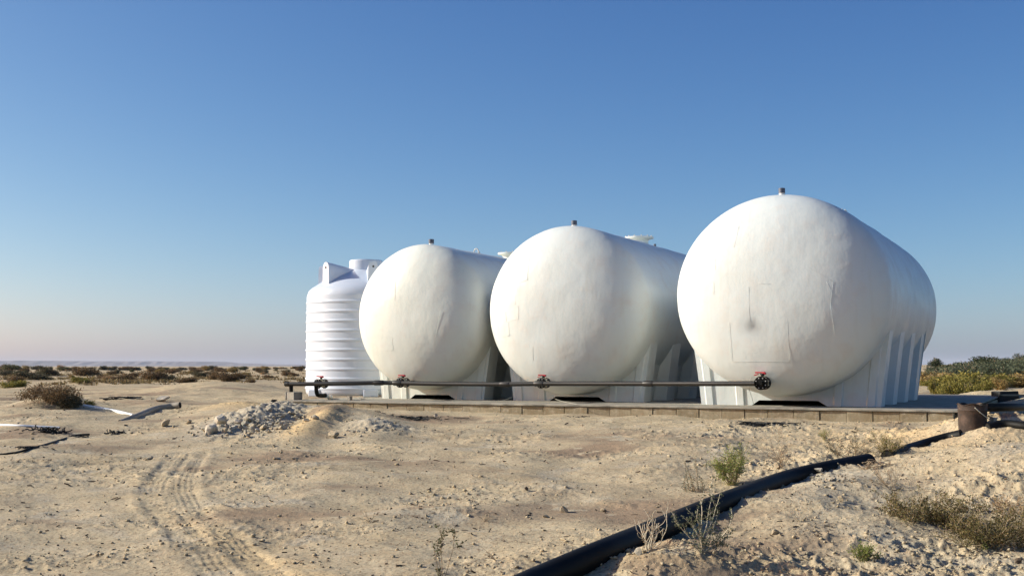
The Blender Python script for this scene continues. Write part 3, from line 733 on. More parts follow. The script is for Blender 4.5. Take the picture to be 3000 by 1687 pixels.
# rusty bucket by the pad corner
def build_rusty():
    c = hit(2866, 1262); r = 41 * c[1] / F; top = c[2] + 77 * c[1] / F
    root = empty('rusty_bucket', (c[0], c[1] + r, c[2] - .06), .3, 'rusty open metal bucket standing at the right corner of the platform', 'bucket')
    Hh = top - c[2] + .06
    m = MB(); m.lathe([(.0005, .02), (r * .93, .02), (r * .93, 0), (r * .95, .01), (r * .985, Hh * .55), (r * 1.0, Hh * .78), (r * 1.04, Hh * .80), (r * 1.0, Hh * .83), (r * 1.01, Hh * .97), (r * 1.06, Hh * .985), (r * 1.03, Hh), (r * .97, Hh * .97), (r * .90, .04), (.0005, .04)], 40)
    m.V = [(x * (1 + .025 * math.sin(3 * math.atan2(y, x) + z * 9)), y, z + (.012 * math.sin(5 * math.atan2(y, x)) if z > Hh * .9 else 0)) for x, y, z in m.V]
    m.build('bucket_wall', M['rust'], root, True, angle=40)
    h = MB(); pts = [(-r * .5, -r * .9, Hh * .9), (-r * .1, -r * 1.08, Hh * .72), (r * .35, -r * 1.12, Hh * .58), (r * .8, -r * .9, Hh * .50)]
    h.tube(catmull(pts, 6), .005, 6); h.build('wire_handle', M['wire'], root, True)
    # plank and black box in the tank's shade
    p = on_z(2965, 1180, .12); rng = random.Random(3); b = MB(); b.box((0, 0, .14), (.45, .35, .30), jit=.03, rng=rng); o = b.build('black_box', M['black'], bevel=.02, loc=(p[0], p[1] + .3, .06)); tag(o, 'black box in the tank shade near the right edge', 'box')
    a = np.array(on_z(2935, 1161, .36)); b2 = np.array(on_z(2998, 1161, .36)); m = MB(); m.box((0, 0, 0), (np.linalg.norm(b2 - a), .12, .025)); o = m.build('plank', M['bark'], loc=tuple((a + b2) / 2)); o.location.z = .385; tag(o, 'thin dark plank sticking out over the black box', 'plank')
    a = hit(2893, 1180); m = MB(); q0 = np.array([c[0] + r * .8, c[1] + r, Hh + c[2] - .10]); q1 = np.array(on_z(3080, 1192, .28)); m.tube([q0 * 0, q1 - q0], .05, 14); o = m.build('dark_pipe', M['hdpe'], sm=True, loc=tuple(q0)); tag(o, 'dark straight pipe running right from behind the rusty bucket', 'pipe')
build_rusty()

# ------------------------------------------------------------------ stones and clods
def rock_mesh(name, seed, mat, ang=.35, sub=2):
    bm = bmesh.new(); bmesh.ops.create_icosphere(bm, subdivisions=sub, radius=1); rs = random.Random(seed)
    dirs = [Vector((rs.gauss(0, 1), rs.gauss(0, 1), rs.gauss(0, 1))).normalized() for _ in range(12)]; cut = [rs.uniform(.38, .85) for _ in dirs]
    for v in bm.verts:
        p = v.co.copy()
        for d, c in zip(dirs, cut):
            q = p.dot(d)
            if q > c: p -= d * (q - c)
        p *= 1 + rs.uniform(-.06, .06) * ang * 2; v.co = p
    me = bpy.data.meshes.new(name); bm.to_mesh(me); bm.free(); me.materials.append(mat); smooth(me, False); return me
ROCK = {k: [rock_mesh('stone', i * 7 + j, M[k]) for i in range(5)] for j, k in enumerate(('stone', 'palestone', 'marl', 'darkstone'))}
def rock(px, py, wpx, hpx, kind, label, group=None, seed=None, cat='stone', dep=1.0):
    rs = random.Random(seed if seed is not None else px * 31 + py); p = hit(px, py, H); s_ = p[1] / F
    o = bpy.data.objects.new('stone' if cat == 'stone' else 'rock', rs.choice(ROCK[kind])); link(o)
    o.scale = (wpx * s_ / 2 * 1.15, wpx * s_ / 2 * dep, hpx * s_ * .62); o.rotation_euler = (rs.uniform(-.2, .2), rs.uniform(-.2, .2), rs.uniform(0, 6.28) if wpx < hpx * 1.6 else rs.uniform(-.3, .3))
    o.location = (p[0], p[1] + wpx * s_ * .3, p[2] + hpx * s_ * .36); tag(o, label, cat, group); return o
rock(470, 1176, 52, 17, 'palestone', 'broad pale boulder on the sand behind the grey pipe')
rock(483, 1250, 36, 30, 'stone', 'upright sandy boulder left of the rubble heap')
rock(552, 1242, 22, 14, 'stone', 'rounded tan stone between the upright boulder and the rubble')
rock(2915, 1242, 34, 24, 'palestone', 'chunky white stone just right of the rusty bucket')
rock(2962, 1240, 44, 14, 'palestone', 'flat white stone by the dark arching pipe')
rock(978, 1284, 36, 28, 'stone', 'angular tan boulder at the foot of the yellow sand tongue')
rock(1277, 1222, 14, 14, 'palestone', 'small pale peaked stone in front of the smallest tank')
rock(2278, 1376, 30, 26, 'stone', 'rounded tan stone behind the black pipe')
rock(2352, 1388, 30, 22, 'palestone', 'pale stone resting against the near side of the black pipe')
rock(2402, 1384, 34, 18, 'palestone', 'pale lump on the crumbly ridge beside the black pipe')
rock(2608, 1335, 20, 22, 'stone', 'upright tan stone in the gap between the two black pipes')
rock(1872, 1628, 34, 30, 'marl', 'grey white stone at the root of the bare twiggy plant')
rock(2272, 1567, 26, 20, 'stone', 'tan stone casting a streaky shadow in the right foreground')
rock(2465, 1470, 26, 18, 'stone', 'peaked stone amid the right foreground crust')
rock(2395, 1575, 10, 12, 'darkstone', 'tiny dark pebble standing in the right foreground')
rock(1655, 1502, 26, 26, 'stone', 'fin shaped brown stone left of the black pipe')
rock(1598, 1517, 26, 11, 'stone', 'low brown stone beside the fin shaped one')
rock(1768, 1500, 22, 12, 'stone', 'small brown clod by the middle of the black pipe')
rock(1541, 1437, 13, 12, 'darkstone', 'tiny black stone on the open sand in the middle')
rock(1127, 1508, 9, 6, 'darkstone', 'tiny black pebble in the centre left sand')
rock(433, 1346, 26, 10, 'stone', 'small brown stone beside the start of the tyre tracks')
rock(486, 1339, 16, 9, 'stone', 'small stone between the two tyre tracks at their start')
rock(808, 1347, 26, 9, 'stone', 'low brown clod below the rubble heap')
rock(860, 1346, 28, 9, 'stone', 'wedge shaped clod right of the low brown clod')
rock(52, 1240, 9, 6, 'palestone', 'tiny white stone above the left white pipe')
rock(2990, 1650, 26, 16, 'darkstone', 'dark stone in the bottom right corner')
rock(2868, 1608, 12, 11, 'darkstone', 'dark pebble below the sprawling shrub')
rock(2228, 1648, 30, 12, 'palestone', 'flat pale slab stone near the bottom edge')
# rubble heap: individual chunks
rs = random.Random(11); 
def heaplabel(px, py, sz):
    return '%s pale chunk %s of the rubble heap, %s' % ('large' if sz > 14 else 'middling' if sz > 8 else 'small', 'on the crest' if py < 1224 else 'at the foot' if py > 1256 else 'on the flank', 'towards its left end' if px < 720 else 'towards the yellow sand tongue' if px > 830 else 'near its middle')
rock(618, 1272, 46, 42, 'palestone', 'large flat faced pale slab at the left foot of the rubble heap', 'rubble chunks', 3)
rock(642, 1246, 50, 34, 'palestone', 'second large pale slab leaning above the rubble heap foot', 'rubble chunks', 5)
for i in range(230):
    a = rs.gauss(0, 1); b = rs.gauss(0, 1)
    px = 775 + a * 75 - b * 22; py = 1240 + b * 20 - a * 6
    if not (600 < px < 930 and 1203 < py < 1292): continue
    sz = rs.choice([5, 6, 6, 7, 8, 9, 11, 13, 16, 22]); rock(px, py, sz, sz * rs.uniform(.6, .9), rs.choice(['marl', 'stone', 'marl', 'stone', 'palestone']), heaplabel(px, py, sz), 'rubble chunks', i)
for i in range(26):
    px = rs.uniform(1000, 1170); py = 1275 - (px - 1000) * .16 + rs.gauss(0, 7); sz = rs.uniform(5, 12)
    rock(px, py, sz, sz * .7, 'marl', 'pale grey chunk on the small crumbly ridge right of the sand tongue', 'crumbly ridge chunks', 300 + i)
for i in range(14):
    px = rs.uniform(545, 620); py = 1258 + rs.gauss(0, 9); sz = rs.uniform(7, 15)
    rock(px, py, sz, sz * .65, 'stone', 'tan lump strewn left of the rubble heap', 'strewn lumps', 400 + i)
for i in range(24):
    px = rs.uniform(2370, 2540); py = 1398 + (px - 2370) * .12 + rs.gauss(0, 8); sz = rs.uniform(7, 17)
    rock(px, py, sz, sz * .6, 'marl', 'crumbly pale lump on the ridge near the end of the black pipe', 'ridge lumps', 500 + i)

def build_clods():
    rs = np.random.RandomState(21); protos = []
    for i in range(7):
        me = rock_mesh('t', 900 + i, M['clod'], .8, 1); V = np.array([v.co[:] for v in me.vertices]); Fc = np.array([p.vertices[:] for p in me.polygons]); protos.append((V, Fc)); bpy.data.meshes.remove(me)
    N = 17000; d = 1 / rs.uniform(1 / 23., 1 / 6.2, N * 3); px = rs.uniform(-150, 3150, N * 3); x = (px - 1500) / F * d; y = d
    pr = sst(-.05, .4, fbm(x / 1.9 + 31, y / 1.5 + 7, 3)); rg = sst(-.5, 2.5, x - .1 * y); pr = .08 + pr * (.35 + .5 * rg) + .18 * rg
    pv, pu = padco(x, y)
    keep = (rs.rand(N * 3) < pr) & ~((pu > -.12) & (pv > -.3) & (pv < PADL + .3)); x = x[keep][:N]; y = y[keep][:N]; n = len(x); z = H(x, y)
    sz = .004 + .017 * rs.rand(n) ** 7 + .004 * rs.rand(n); sz = sz * (.7 + y / 22)
    VV = []; FF = []; b = 0
    for i in range(n):
        V, Fc = protos[i % 7]; a = rs.rand() * 6.28; c, s_ = math.cos(a), math.sin(a); q = V * sz[i] * np.array([1.2, .9, .7])
        q = np.stack([q[:, 0] * c - q[:, 1] * s_, q[:, 0] * s_ + q[:, 1] * c, q[:, 2]], 1) + [x[i], y[i], z[i] + sz[i] * .25]
        VV.append(q); FF.append(Fc + b); b += len(V)
    V = np.vstack(VV); Fc = np.vstack(FF); me = bpy.data.meshes.new('gravel'); me.vertices.add(len(V)); me.vertices.foreach_set('co', V.ravel()); me.loops.add(Fc.size); me.loops.foreach_set('vertex_index', Fc.ravel())
    me.polygons.add(len(Fc)); me.polygons.foreach_set('loop_start', np.arange(len(Fc)) * 3); me.update(calc_edges=True); me.materials.append(M['clod'])
    o = bpy.data.objects.new('gravel', me); link(o); tag(o, 'countless small clods and crumbs of crust over the sandy ground', 'gravel', kind='stuff')
build_clods()

# ------------------------------------------------------------------ plants
class Plant:
    def __init__(s, seed): s.r = random.Random(seed); s.st = MB(); s.LV = []; s.tips = []
    def stem(s, p, d, l, r, depth, wig=.25, up=.1, split=3, fall=.65, nseg=6):
        rr = s.r; P = [Vector(p)]; d = Vector(d).normalized(); step = l / nseg
        for i in range(nseg):
            d = (d + Vector((rr.gauss(0, wig), rr.gauss(0, wig), rr.gauss(0, wig) * .6 + up))).normalized(); P.append(P[-1] + d * step)
        s.st.tube(P, r, 4, r1=max(r * .5, .0012), caps=False)
        s.tips.append((P, depth))
        if depth > 0:
            for k in range(split):
                i = rr.randint(max(1, nseg // 3), nseg); dd = (P[i] - P[i - 1]).normalized() + Vector((rr.gauss(0, .6), rr.gauss(0, .6), rr.gauss(.1, .4)))
                s.stem(P[i], dd, l * fall * rr.uniform(.7, 1.15), r * .6, depth - 1, wig, up, split, fall, max(3, nseg - 1))
    def leaves(s, per, size, maxdepth=1, spread=.01, asp=2.5):
        rr = s.r; V = []; Fc = []
        for P, dep in s.tips:
            if dep > maxdepth: continue
            for i in range(len(P) - 1):
                for k in range(per):
                    t = rr.random(); c = P[i].lerp(P[i + 1], t) + Vector((rr.gauss(0, spread), rr.gauss(0, spread), rr.gauss(0, spread)))
                    a = Vector((rr.gauss(0, 1), rr.gauss(0, 1), rr.gauss(.4, .7))).normalized(); b = a.orthogonal().normalized(); b.rotate(Matrix.Rotation(rr.random() * 6.28, 3, a))
                    l = size * rr.uniform(.6, 1.3); w_ = l / asp; e = len(V)
                    V += [c, c + a * l * .5 + b * w_ * .5, c + a * l, c + a * l * .5 - b * w_ * .5]; Fc.append((e, e + 1, e + 2, e + 3))
        s.LV.append((V, Fc))
    def make(s, name, loc, label, lm, sm='bark', cat='plant', group=None, scale=1):
        root = empty(name, tuple(loc), 0, label, cat, group); root.scale = (scale,) * 3
        s.st.build('stems', M[sm], root)
        if s.LV:
            m = MB()
            for V, Fc in s.LV: m.add(V, Fc)
            m.build('leaves', L[lm], root)
        return root
def at(px, py): p = hit(px, py, H); return (p[0], p[1], p[2] - .005), p[1] / F
# green bush behind the pipe
loc, s_ = at(2145, 1420); p = Plant(1); h = 112 * s_
for i in range(20): a = p.r.uniform(0, 6.28); k = p.r.uniform(.0, .75); p.stem((math.cos(a) * .03, math.sin(a) * .03, 0), (math.cos(a) * k - .15, math.sin(a) * k, 1), h * p.r.uniform(.5, .85), .004, 1, .14, .03, 5, .42)
p.leaves(8, .018, 1, .014, 2.6); p.make('bush', loc, 'bright green leafy bush growing behind the black pipe', 'green', cat='bush')
# dark spiky plant
loc, s_ = at(2038, 1440); p = Plant(2); h = 100 * s_
for dx, l in ((-.10, .55), (-.03, .95), (.05, 1.0), (-.16, .45), (.09, .45), (-.06, .5)): p.stem((dx * .6, p.r.uniform(-.05, .05), 0), (dx * 1.2, 0, 1), h * l, .004, 0, .08, .1, 0, .5, 9)
p.leaves(13, .016, 0, .010, 3)
for i in range(14): a = p.r.uniform(0, 6.28); p.stem((0, 0, 0), (math.cos(a) * 1.4, math.sin(a) * 1.4, .6), h * p.r.uniform(.3, .6), .0025, 1, .2, 0, 2)
p.make('spiky_plant', loc, 'dark spiky upright weed left of the bright green bush', 'grey', cat='weed')
# reddish dry bush
loc, s_ = at(2290, 1372); p = Plant(3); h = 125 * s_
for i in range(16): a = p.r.uniform(0, 6.28); k = p.r.uniform(.1, .9); p.stem((0, 0, 0), (math.cos(a) * k, math.sin(a) * k, 1), h * p.r.uniform(.35, .8), .0022, 2, .25, 0, 3, .55)
p.leaves(1, .009, 1, .012, 3); p.make('dry_bush', loc, 'sparse straw coloured dry bush behind the pipe right of the green bush', 'straw', cat='bush')
# bare pale twiggy plant in front of the pipe
loc, s_ = at(1900, 1612); p = Plant(4); h = 118 * s_
for i in range(9): a = p.r.uniform(0, 6.28); k = p.r.uniform(.2, .9); p.stem((math.cos(a) * .02, math.sin(a) * .02, 0), (math.cos(a) * k, math.sin(a) * k * .7, 1), h * p.r.uniform(.6, .95), .0042, 1, .2, .05, 4, .5)
p.leaves(1, .010, 1, .003, 1.6); p.make('twiggy_plant', loc, 'bare bleached twiggy plant in front of the black pipe', 'straw', 'palebark', cat='plant')
# grey-green sprig plant
loc, s_ = at(2055, 1618); p = Plant(5); h = 165 * s_
for dx, dy, l in ((-.5, 0, .75), (-.15, .1, .95), (.15, 0, 1.0), (.3, .1, .85), (.95, 0, .8), (1.3, .1, .75), (-.3, -.2, .6), (.6, -.1, .65), (.0, -.3, .7)): p.stem((0, 0, 0), (dx, dy, 1 if dx < .9 else .55), h * l, .0042, 1, .12, .05, 4, .38, 8)
p.leaves(4, .019, 1, .009, 2.2); p.make('sprig_plant', loc, 'grey green leafy sprigs standing against the black pipe', 'grey', 'palebark', cat='plant')
# slender plant at bottom
loc, s_ = at(1294, 1722); p = Plant(6); h = 178 * s_
for dx, l in ((-.22, .8), (.08, 1.0), (.2, .9), (-.05, .7)): p.stem((0, 0, 0), (dx, 0, 1), h * l, .003, 1, .06, .05, 3, .22, 8)
p.leaves(2, .026, 0, .006, 2.4); p.make('slender_plant', loc, 'slender upright weed with few dark leaves at the bottom edge', 'olive', cat='weed')
# yellow-green bush + sprawling companion behind the pipe near its end
loc, s_ = at(2600, 1335); p = Plant(7); h = 70 * s_
for i in range(26): a = p.r.uniform(0, 6.28); k = p.r.uniform(.1, .8); p.stem((math.cos(a) * .04, math.sin(a) * .04, 0), (math.cos(a) * k, math.sin(a) * k, 1), h * p.r.uniform(.5, .9), .003, 1, .15, .02, 3, .5)
p.leaves(4, .016, 1, .012, 3); p.make('bush', loc, 'yellow green feathery bush at the gap between the black pipes', 'lime', cat='bush')
loc, s_ = at(2490, 1335); p = Plant(8); h = 85 * s_
for i in range(22): a = p.r.uniform(0, 6.28); k = p.r.uniform(.4, 1.8); p.stem((math.cos(a) * .1, math.sin(a) * .1, 0), (math.cos(a) * k, math.sin(a) * k * .6, .8), h * p.r.uniform(.4, .85), .0028, 1, .2, .02, 3, .5)
p.leaves(3, .014, 1, .012, 2.6); p.make('bush', loc, 'thin olive straggling bush behind the end of the black pipe', 'olive', cat='bush')
loc, s_ = at(2415, 1290); p = Plant(9); h = 45 * s_
for i in range(12): a = p.r.uniform(0, 6.28); k = p.r.uniform(.2, 1.2); p.stem((0, 0, 0), (math.cos(a) * k, math.sin(a) * k, 1), h * p.r.uniform(.5, .9), .0025, 1, .2, .02, 2, .5)
p.leaves(3, .012, 1, .012, 2.6); p.make('weed', loc, 'small faint green weed on the gravel before the largest tank', 'green', cat='weed')
# reddish stalks in the bank
loc, s_ = at(2610, 1425); p = Plant(10); h = 100 * s_
for i in range(14): a = p.r.uniform(0, 6.28); k = p.r.uniform(.3, 1.2); p.stem((math.cos(a) * .03, math.sin(a) * .03, 0), (math.cos(a) * k - .3, math.sin(a) * k, 1), h * p.r.uniform(.4, .9), .0022, 1, .15, .02, 3, .55)
p.leaves(1, .010, 1, .01, 3); p.make('dry_stalks', loc, 'orange brown dry stalks on the bank just below the pipe gap', 'straw', cat='plant')
loc, s_ = at(2345, 1528); p = Plant(14); h = 80 * s_
for i in range(9): a = p.r.uniform(0, 6.28); k = p.r.uniform(.2, .9); p.stem((0, 0, 0), (math.cos(a) * k, math.sin(a) * k, 1), h * p.r.uniform(.4, .9), .0026, 1, .15, .02, 2, .5)
p.make('dry_stalks', loc, 'pale bleached stalks in the shadowed crust right of the pipe', 'straw', 'palebark', cat='plant')
# big sprawling shrubs at the right
def sprawl(px, py, wpx, hpx, seed, lm, label, n=60, per=4):
    loc, s_ = at(px, py); p = Plant(seed); W = wpx * s_ / 2; h = hpx * s_
    for i in range(n):
        a = p.r.uniform(0, 6.28); q = p.r.random() ** .6; bx, by = math.cos(a) * W * .6 * q, math.sin(a) * W * .5 * q
        g = float(H0(loc[0] + bx, loc[1] + by)) - loc[2]
        p.stem((bx, by, g), (math.cos(a) * 1.2, math.sin(a) * .8, p.r.uniform(.5, 1.4)), p.r.uniform(.5, 1.0) * max(h, W * .45), .0032, 1, .22, .0, 3, .5)
    p.leaves(per, .019, 1, .012, 2.4); return p.make('sprawling_shrub', loc, label, lm, cat='shrub')
sprawl(2700, 1522, 250, 90, 20, 'sprawl', 'low olive sprawling shrub on the bank in the right foreground', 75, 4)
sprawl(2925, 1585, 250, 120, 21, 'sprawl', 'darkest and bushiest sprawling shrub at the right edge', 95, 5)
sprawl(2790, 1545, 150, 50, 22, 'gold', 'yellowish low shrub between the two sprawling shrubs', 34, 3)
sprawl(2960, 1500, 110, 70, 25, 'straw', 'thin tan shrub above the bushiest sprawling shrub', 20, 2)
sprawl(2840, 1500, 100, 50, 26, 'sprawl', 'thin wispy shrub tuft on the sunny bank slope', 16, 2)
loc, s_ = at(2530, 1645); p = Plant(11); h = 62 * s_
for i in range(20): a = p.r.uniform(0, 6.28); k = p.r.uniform(.1, .9); p.stem((math.cos(a) * .02, math.sin(a) * .02, 0), (math.cos(a) * k, math.sin(a) * k, 1), h * p.r.uniform(.45, .85), .003, 1, .18, .02, 3, .45)
p.leaves(5, .014, 1, .009, 2.4); p.make('weed', loc, 'small bright green weed near the bottom edge right of centre', 'green', cat='weed')
loc, s_ = at(2888, 1612); p = Plant(12); h = 55 * s_
for i in range(6): a = p.r.uniform(0, 6.28); k = p.r.uniform(.1, .5); p.stem((0, 0, 0), (math.cos(a) * k, math.sin(a) * k, 1), h * p.r.uniform(.6, .95), .0028, 0, .12, .02)
p.leaves(7, .014, 0, .008, 2.4); p.make('weed', loc, 'small pale green sprig in front of the bushiest shrub', 'green', cat='weed')
loc, s_ = at(1085, 1528); p = Plant(13); h = 38 * s_
for i in range(6): a = p.r.uniform(0, 6.28); p.stem((0, 0, 0), (math.cos(a) - .6, math.sin(a), .9), h * p.r.uniform(.5, 1), .002, 1, .15, .0, 2)
p.make('dry_stalks', loc, 'tiny wispy dead twigs on the open sand left of centre', 'straw', cat='plant')
loc, s_ = at(1420, 1528); p = Plant(15); h = 30 * s_
for i in range(7): a = p.r.uniform(0, 6.28); p.stem((0, 0, 0), (math.cos(a), math.sin(a), .9), h * p.r.uniform(.5, 1), .0018, 1, .15, .0, 2)
p.make('dry_stalks', loc, 'tiny tan grass tuft on the sand above the slender weed', 'straw', cat='plant')
loc, s_ = at(1455, 1645); p = Plant(16); h = 55 * s_
for i in range(4): a = p.r.uniform(2.6, 3.6); p.stem((0, 0, 0), (math.cos(a), math.sin(a), 1.0), h * p.r.uniform(.5, 1), .002, 1, .15, -.05, 1)
p.make('dry_stalks', loc, 'tiny curved dead twig right of the slender weed', 'straw', cat='plant')
# dry bush on the hummock, left
def dome_bush(seed, n, leafs, W, Hh, mat, twig='bark', stems=14, clump=.55):
    r = np.random.RandomState(seed); st = MB(); rr = random.Random(seed)
    for i in range(stems):
        a = rr.uniform(0, 6.28); k = rr.uniform(.1, .9); e = Vector((math.cos(a) * k * W * .45, math.sin(a) * k * W * .45, Hh * rr.uniform(.5, .9)))
        st.tube([Vector((0, 0, -.1)), e * .5 + Vector((0, 0, .05 * Hh)), e], .012 * W, 4, r1=.004 * W, caps=False)
    lobes = [(r.uniform(-.33, .33) * W, r.uniform(-.33, .33) * W, r.uniform(.2, .62) * Hh, r.uniform(.16, .30) * W, r.uniform(.25, .42) * Hh) for _ in range(9)] + [(0, 0, .35 * Hh, .36 * W, .5 * Hh)]
    V = []; Fc = []
    for i in range(n):
        lx, ly, lz, lr, lh = lobes[r.randint(len(lobes))]; d = r.normal(size=3); d /= np.linalg.norm(d); q = r.rand() ** .4 * (1 + .18 * r.randn())
        c = np.array([lx + d[0] * lr * q, ly + d[1] * lr * q, max(.01 * Hh, lz + d[2] * lh * q)])
        a = r.normal(size=3) + [0, 0, .5]; a /= np.linalg.norm(a); b = np.cross(a, r.normal(size=3)); b /= np.linalg.norm(b); l = leafs * r.uniform(.5, 1.5); w_ = l * .38
        e = len(V); V += [c, c + a * l * .5 + b * w_ * .5, c + a * l, c + a * l * .5 - b * w_ * .5]; Fc.append((e, e + 1, e + 2, e + 3))
    return st, V, Fc
loc, s_ = at(150, 1180)
root = empty('dry_bush', loc, 0, 'brown dry bush crowning the sandy hummock at the left', 'bush')
W_, H_ = 190 * s_, 62 * s_
st, Vl, Fl = dome_bush(51, 5200, .035, W_, H_, 'brown', stems=30); st.build('stems', M['bark'], root); mesh_from('leaves', Vl, Fl, L['brown'], root)
root = empty('dry_bush', at(205, 1195)[0], 0, 'darker bush patch on the shaded side of the left hummock', 'bush')
st, Vl, Fl = dome_bush(52, 2600, .035, 105 * s_, 42 * s_, 'dark', stems=14); st.build('stems', M['bark'], root); mesh_from('leaves', Vl, Fl, L['dark'], root)
root = empty('weed', at(262, 1190)[0], 0, 'yellow green weed at the right foot of the left hummock', 'weed')
st, Vl, Fl = dome_bush(53, 500, .03, 42 * s_, 22 * s_, 'lime', stems=8); st.build('stems', M['bark'], root); mesh_from('leaves', Vl, Fl, L['lime'], root)

# background shrubs ---------------------------------------------------------------------------
PROTO = {}
def proto(kind, v):
    key = (kind, v)
    if key not in PROTO:
        st, Vl, Fl = dome_bush(100 + v, 2600, .075 if kind != 'tree' else .07, 1.0, .55, kind)
        m = MB(); m.add(st.V, st.F, 0); m.add(Vl, Fl, 1)
        me = bpy.data.meshes.new('desert_shrub'); me.from_pydata([tuple(map(float, q)) for q in m.V], [], m.F); me.materials.append(M['bark']); me.materials.append(L[kind]); me.polygons.foreach_set('material_index', np.array(m.M, dtype=np.int32)); PROTO[key] = me
    return PROTO[key]
KN = {'straw': 'straw coloured', 'dark': 'dark', 'olive': 'olive', 'brown': 'brown', 'lime': 'yellow green', 'gold': 'golden', 'sage': 'sage green', 'tree': 'dark green'}
rs = random.Random(77)
def bgshrub(px, py, wpx, hpx, kind, label, group, dmax=320, dforce=None):
    if dforce:
        x = (px - 1500) / F * dforce; y = dforce; z = float(H0(x, y))
    else:
        q = hit(px, py, H0, dmax); x, y, z = q
    s_ = math.hypot(x, y) / F
    o = bpy.data.objects.new('thicket_tree' if kind == 'tree' else 'desert_shrub', proto(kind, rs.randint(0, 2))); link(o)
    o.location = (x, y, z - .04); o.scale = (wpx * s_, wpx * s_ * .8, hpx * s_ / .55 * 1.05); o.rotation_euler = (0, 0, rs.uniform(0, 6.28)); tag(o, label, 'tree' if kind == 'tree' else 'shrub', group); return o
def plainlabel(px, py, ww, k):
    return '%s %s desert shrub %s, %s' % ('broad' if ww > 34 else 'tiny' if ww < 16 else 'small', KN[k], 'on the far skyline' if py < 1079 else 'in the far scrub band' if py < 1092 else 'in the nearer scrub band',
        'above the dry bush hummock' if px < 190 else 'left of the grey pipe' if px < 370 else 'above the grey pipe' if px < 540 else 'above the rubble heap' if px < 720 else 'close to the upright tank')
for i, (px, py, ww, hh, k) in enumerate(BG):
    big = i < 12
    lab = {0: 'olive shrub clump near the left edge under the far plateau', 1: 'widest dark shrub clump at the far left of the plain', 2: 'tall dark shrub on a small dune left of the brown mound shrub', 3: 'dark brown shrub mound with a yellow green shrub before it', 4: 'yellow green shrub in front of the dark brown mound', 5: 'low yellow green scrub at the left edge', 6: 'small dark shrub on the pale dune crest', 7: 'russet shrub left of the tallest russet one', 8: 'tallest russet shrub in the middle of the plain', 9: 'low russet shrub with dark shade by the far dune', 10: 'dark shrub behind the low russet one', 11: 'wide russet shrub nearest the upright tank'}.get(i)
    bgshrub(px, py, ww, hh, k, lab or plainlabel(px, py, ww, k), 'shrubs on the desert plain')
for i in range(140):
    py = 1072 + rs.uniform(3, 50) * rs.random() ** 1.2 + 3; px = rs.uniform(-40, 890)
    if 225 < px < 700 and py > 1125: continue
    k = rs.choice(['brown', 'brown', 'gold', 'olive', 'brown', 'dark', 'straw']); ww = rs.uniform(12, 38) * (.6 + (py - 1072) / 50)
    bgshrub(px, py, ww, ww * rs.uniform(.32, .55), k, plainlabel(px, py, ww, k), 'shrubs on the desert plain')
for i, (px, py, ww, hh, k) in enumerate(BGR):
    d = {'tree': 118, 'olive': 100, 'sage': 78, 'lime': 52, 'gold': 56}[k] + (1110 - py) * .5 + rs.uniform(-2, 2)
    x = (px - 1500) / F * d; zf = .9 + (1072 - py) / F * d; z0 = float(H0(x, d)); hh2 = hh + max(0, (zf - z0) * F / d)
    ttl = {'tree': 'dark green thicket tree on the right horizon', 'olive': 'olive shrub in the right hand scrub behind the platform', 'sage': 'sage green shrub midway in the right hand scrub', 'lime': 'yellow green shrub in the front of the right hand scrub', 'gold': 'golden dry shrub in the front of the right hand scrub'}[k]
    ttl += ', beside the largest tank' if px < 2800 else ', near the right edge' if px > 2930 else ', behind the rusty bucket'
    if i == 0: ttl = 'dark tree peeping out just right of the largest tank'
    if i == 5: ttl = 'dark green thicket tree at the right edge of the picture'
    if i == 3: ttl = 'widest dark green thicket tree on the right horizon'
    bgshrub(px, py, ww, hh2, k, ttl, 'scrub thicket on the right', dforce=d)

for i in range(70):
    d = rs.uniform(46, 112); px = rs.uniform(2715, 3060); k = 'tree' if d > 100 else 'sage' if d > 66 else rs.choice(['lime', 'gold', 'lime', 'olive'])
    ww = rs.uniform(1.6, 3.0) / d * F; hh = ww * (rs.uniform(.32, .45) if k == 'tree' else rs.uniform(.24, .36) if k == 'sage' else rs.uniform(.17, .26))
    bgshrub(px, 1100, ww, hh, k, {'tree': 'dark green thicket bush among the trees on the right horizon', 'sage': 'sage green shrub midway in the right hand scrub', 'lime': 'yellow green shrub in the front of the right hand scrub', 'gold': 'golden dry shrub in the front of the right hand scrub', 'olive': 'olive shrub in the front of the right hand scrub'}[k] + (', beside the largest tank' if px < 2800 else ', near the right edge' if px > 2930 else ', behind the rusty bucket'), 'scrub thicket on the right', dforce=d)
def build_litter():
    rs_ = random.Random(5); m = MB(); n = 0
    while n < 1100:
        d = 1 / rs_.uniform(1 / 21., 1 / 6.5); px = rs_.uniform(-50, 3050); x = (px - 1500) / F * d
        pv, pu = padco(x, d)
        if pu > -.1 and pv > -.3: continue
        g = float(fbm(np.array([x / 1.3 + 8]), np.array([d / .9]), 3)[0])
        if rs_.random() > .12 + max(0, g) * 1.6 + .25 * (px > 2300): continue
        z = float(H(x, d)); a = rs_.uniform(0, 6.28); l = (.008 + .03 * rs_.random() ** 3) * (.6 + d / 14); n += 1
        v = Vector((math.cos(a), math.sin(a), rs_.uniform(-.1, .5))) * l; c = Vector((x, d, z + .003))
        m.tube([c - v * .3, c + v * .3 + Vector((rs_.gauss(0, .1) * l, 0, l * .05)), c + v], rs_.uniform(.0015, .006) * (.5 + d / 16), 4)
    o = m.build('twig_litter', M['litter']); tag(o, 'countless short dark bits of dead twig strewn over the sand', 'litter', kind='stuff')
M['litter'] = simple('litter_brown', (.085, .06, .038), .9, .4, 12)
build_litter()
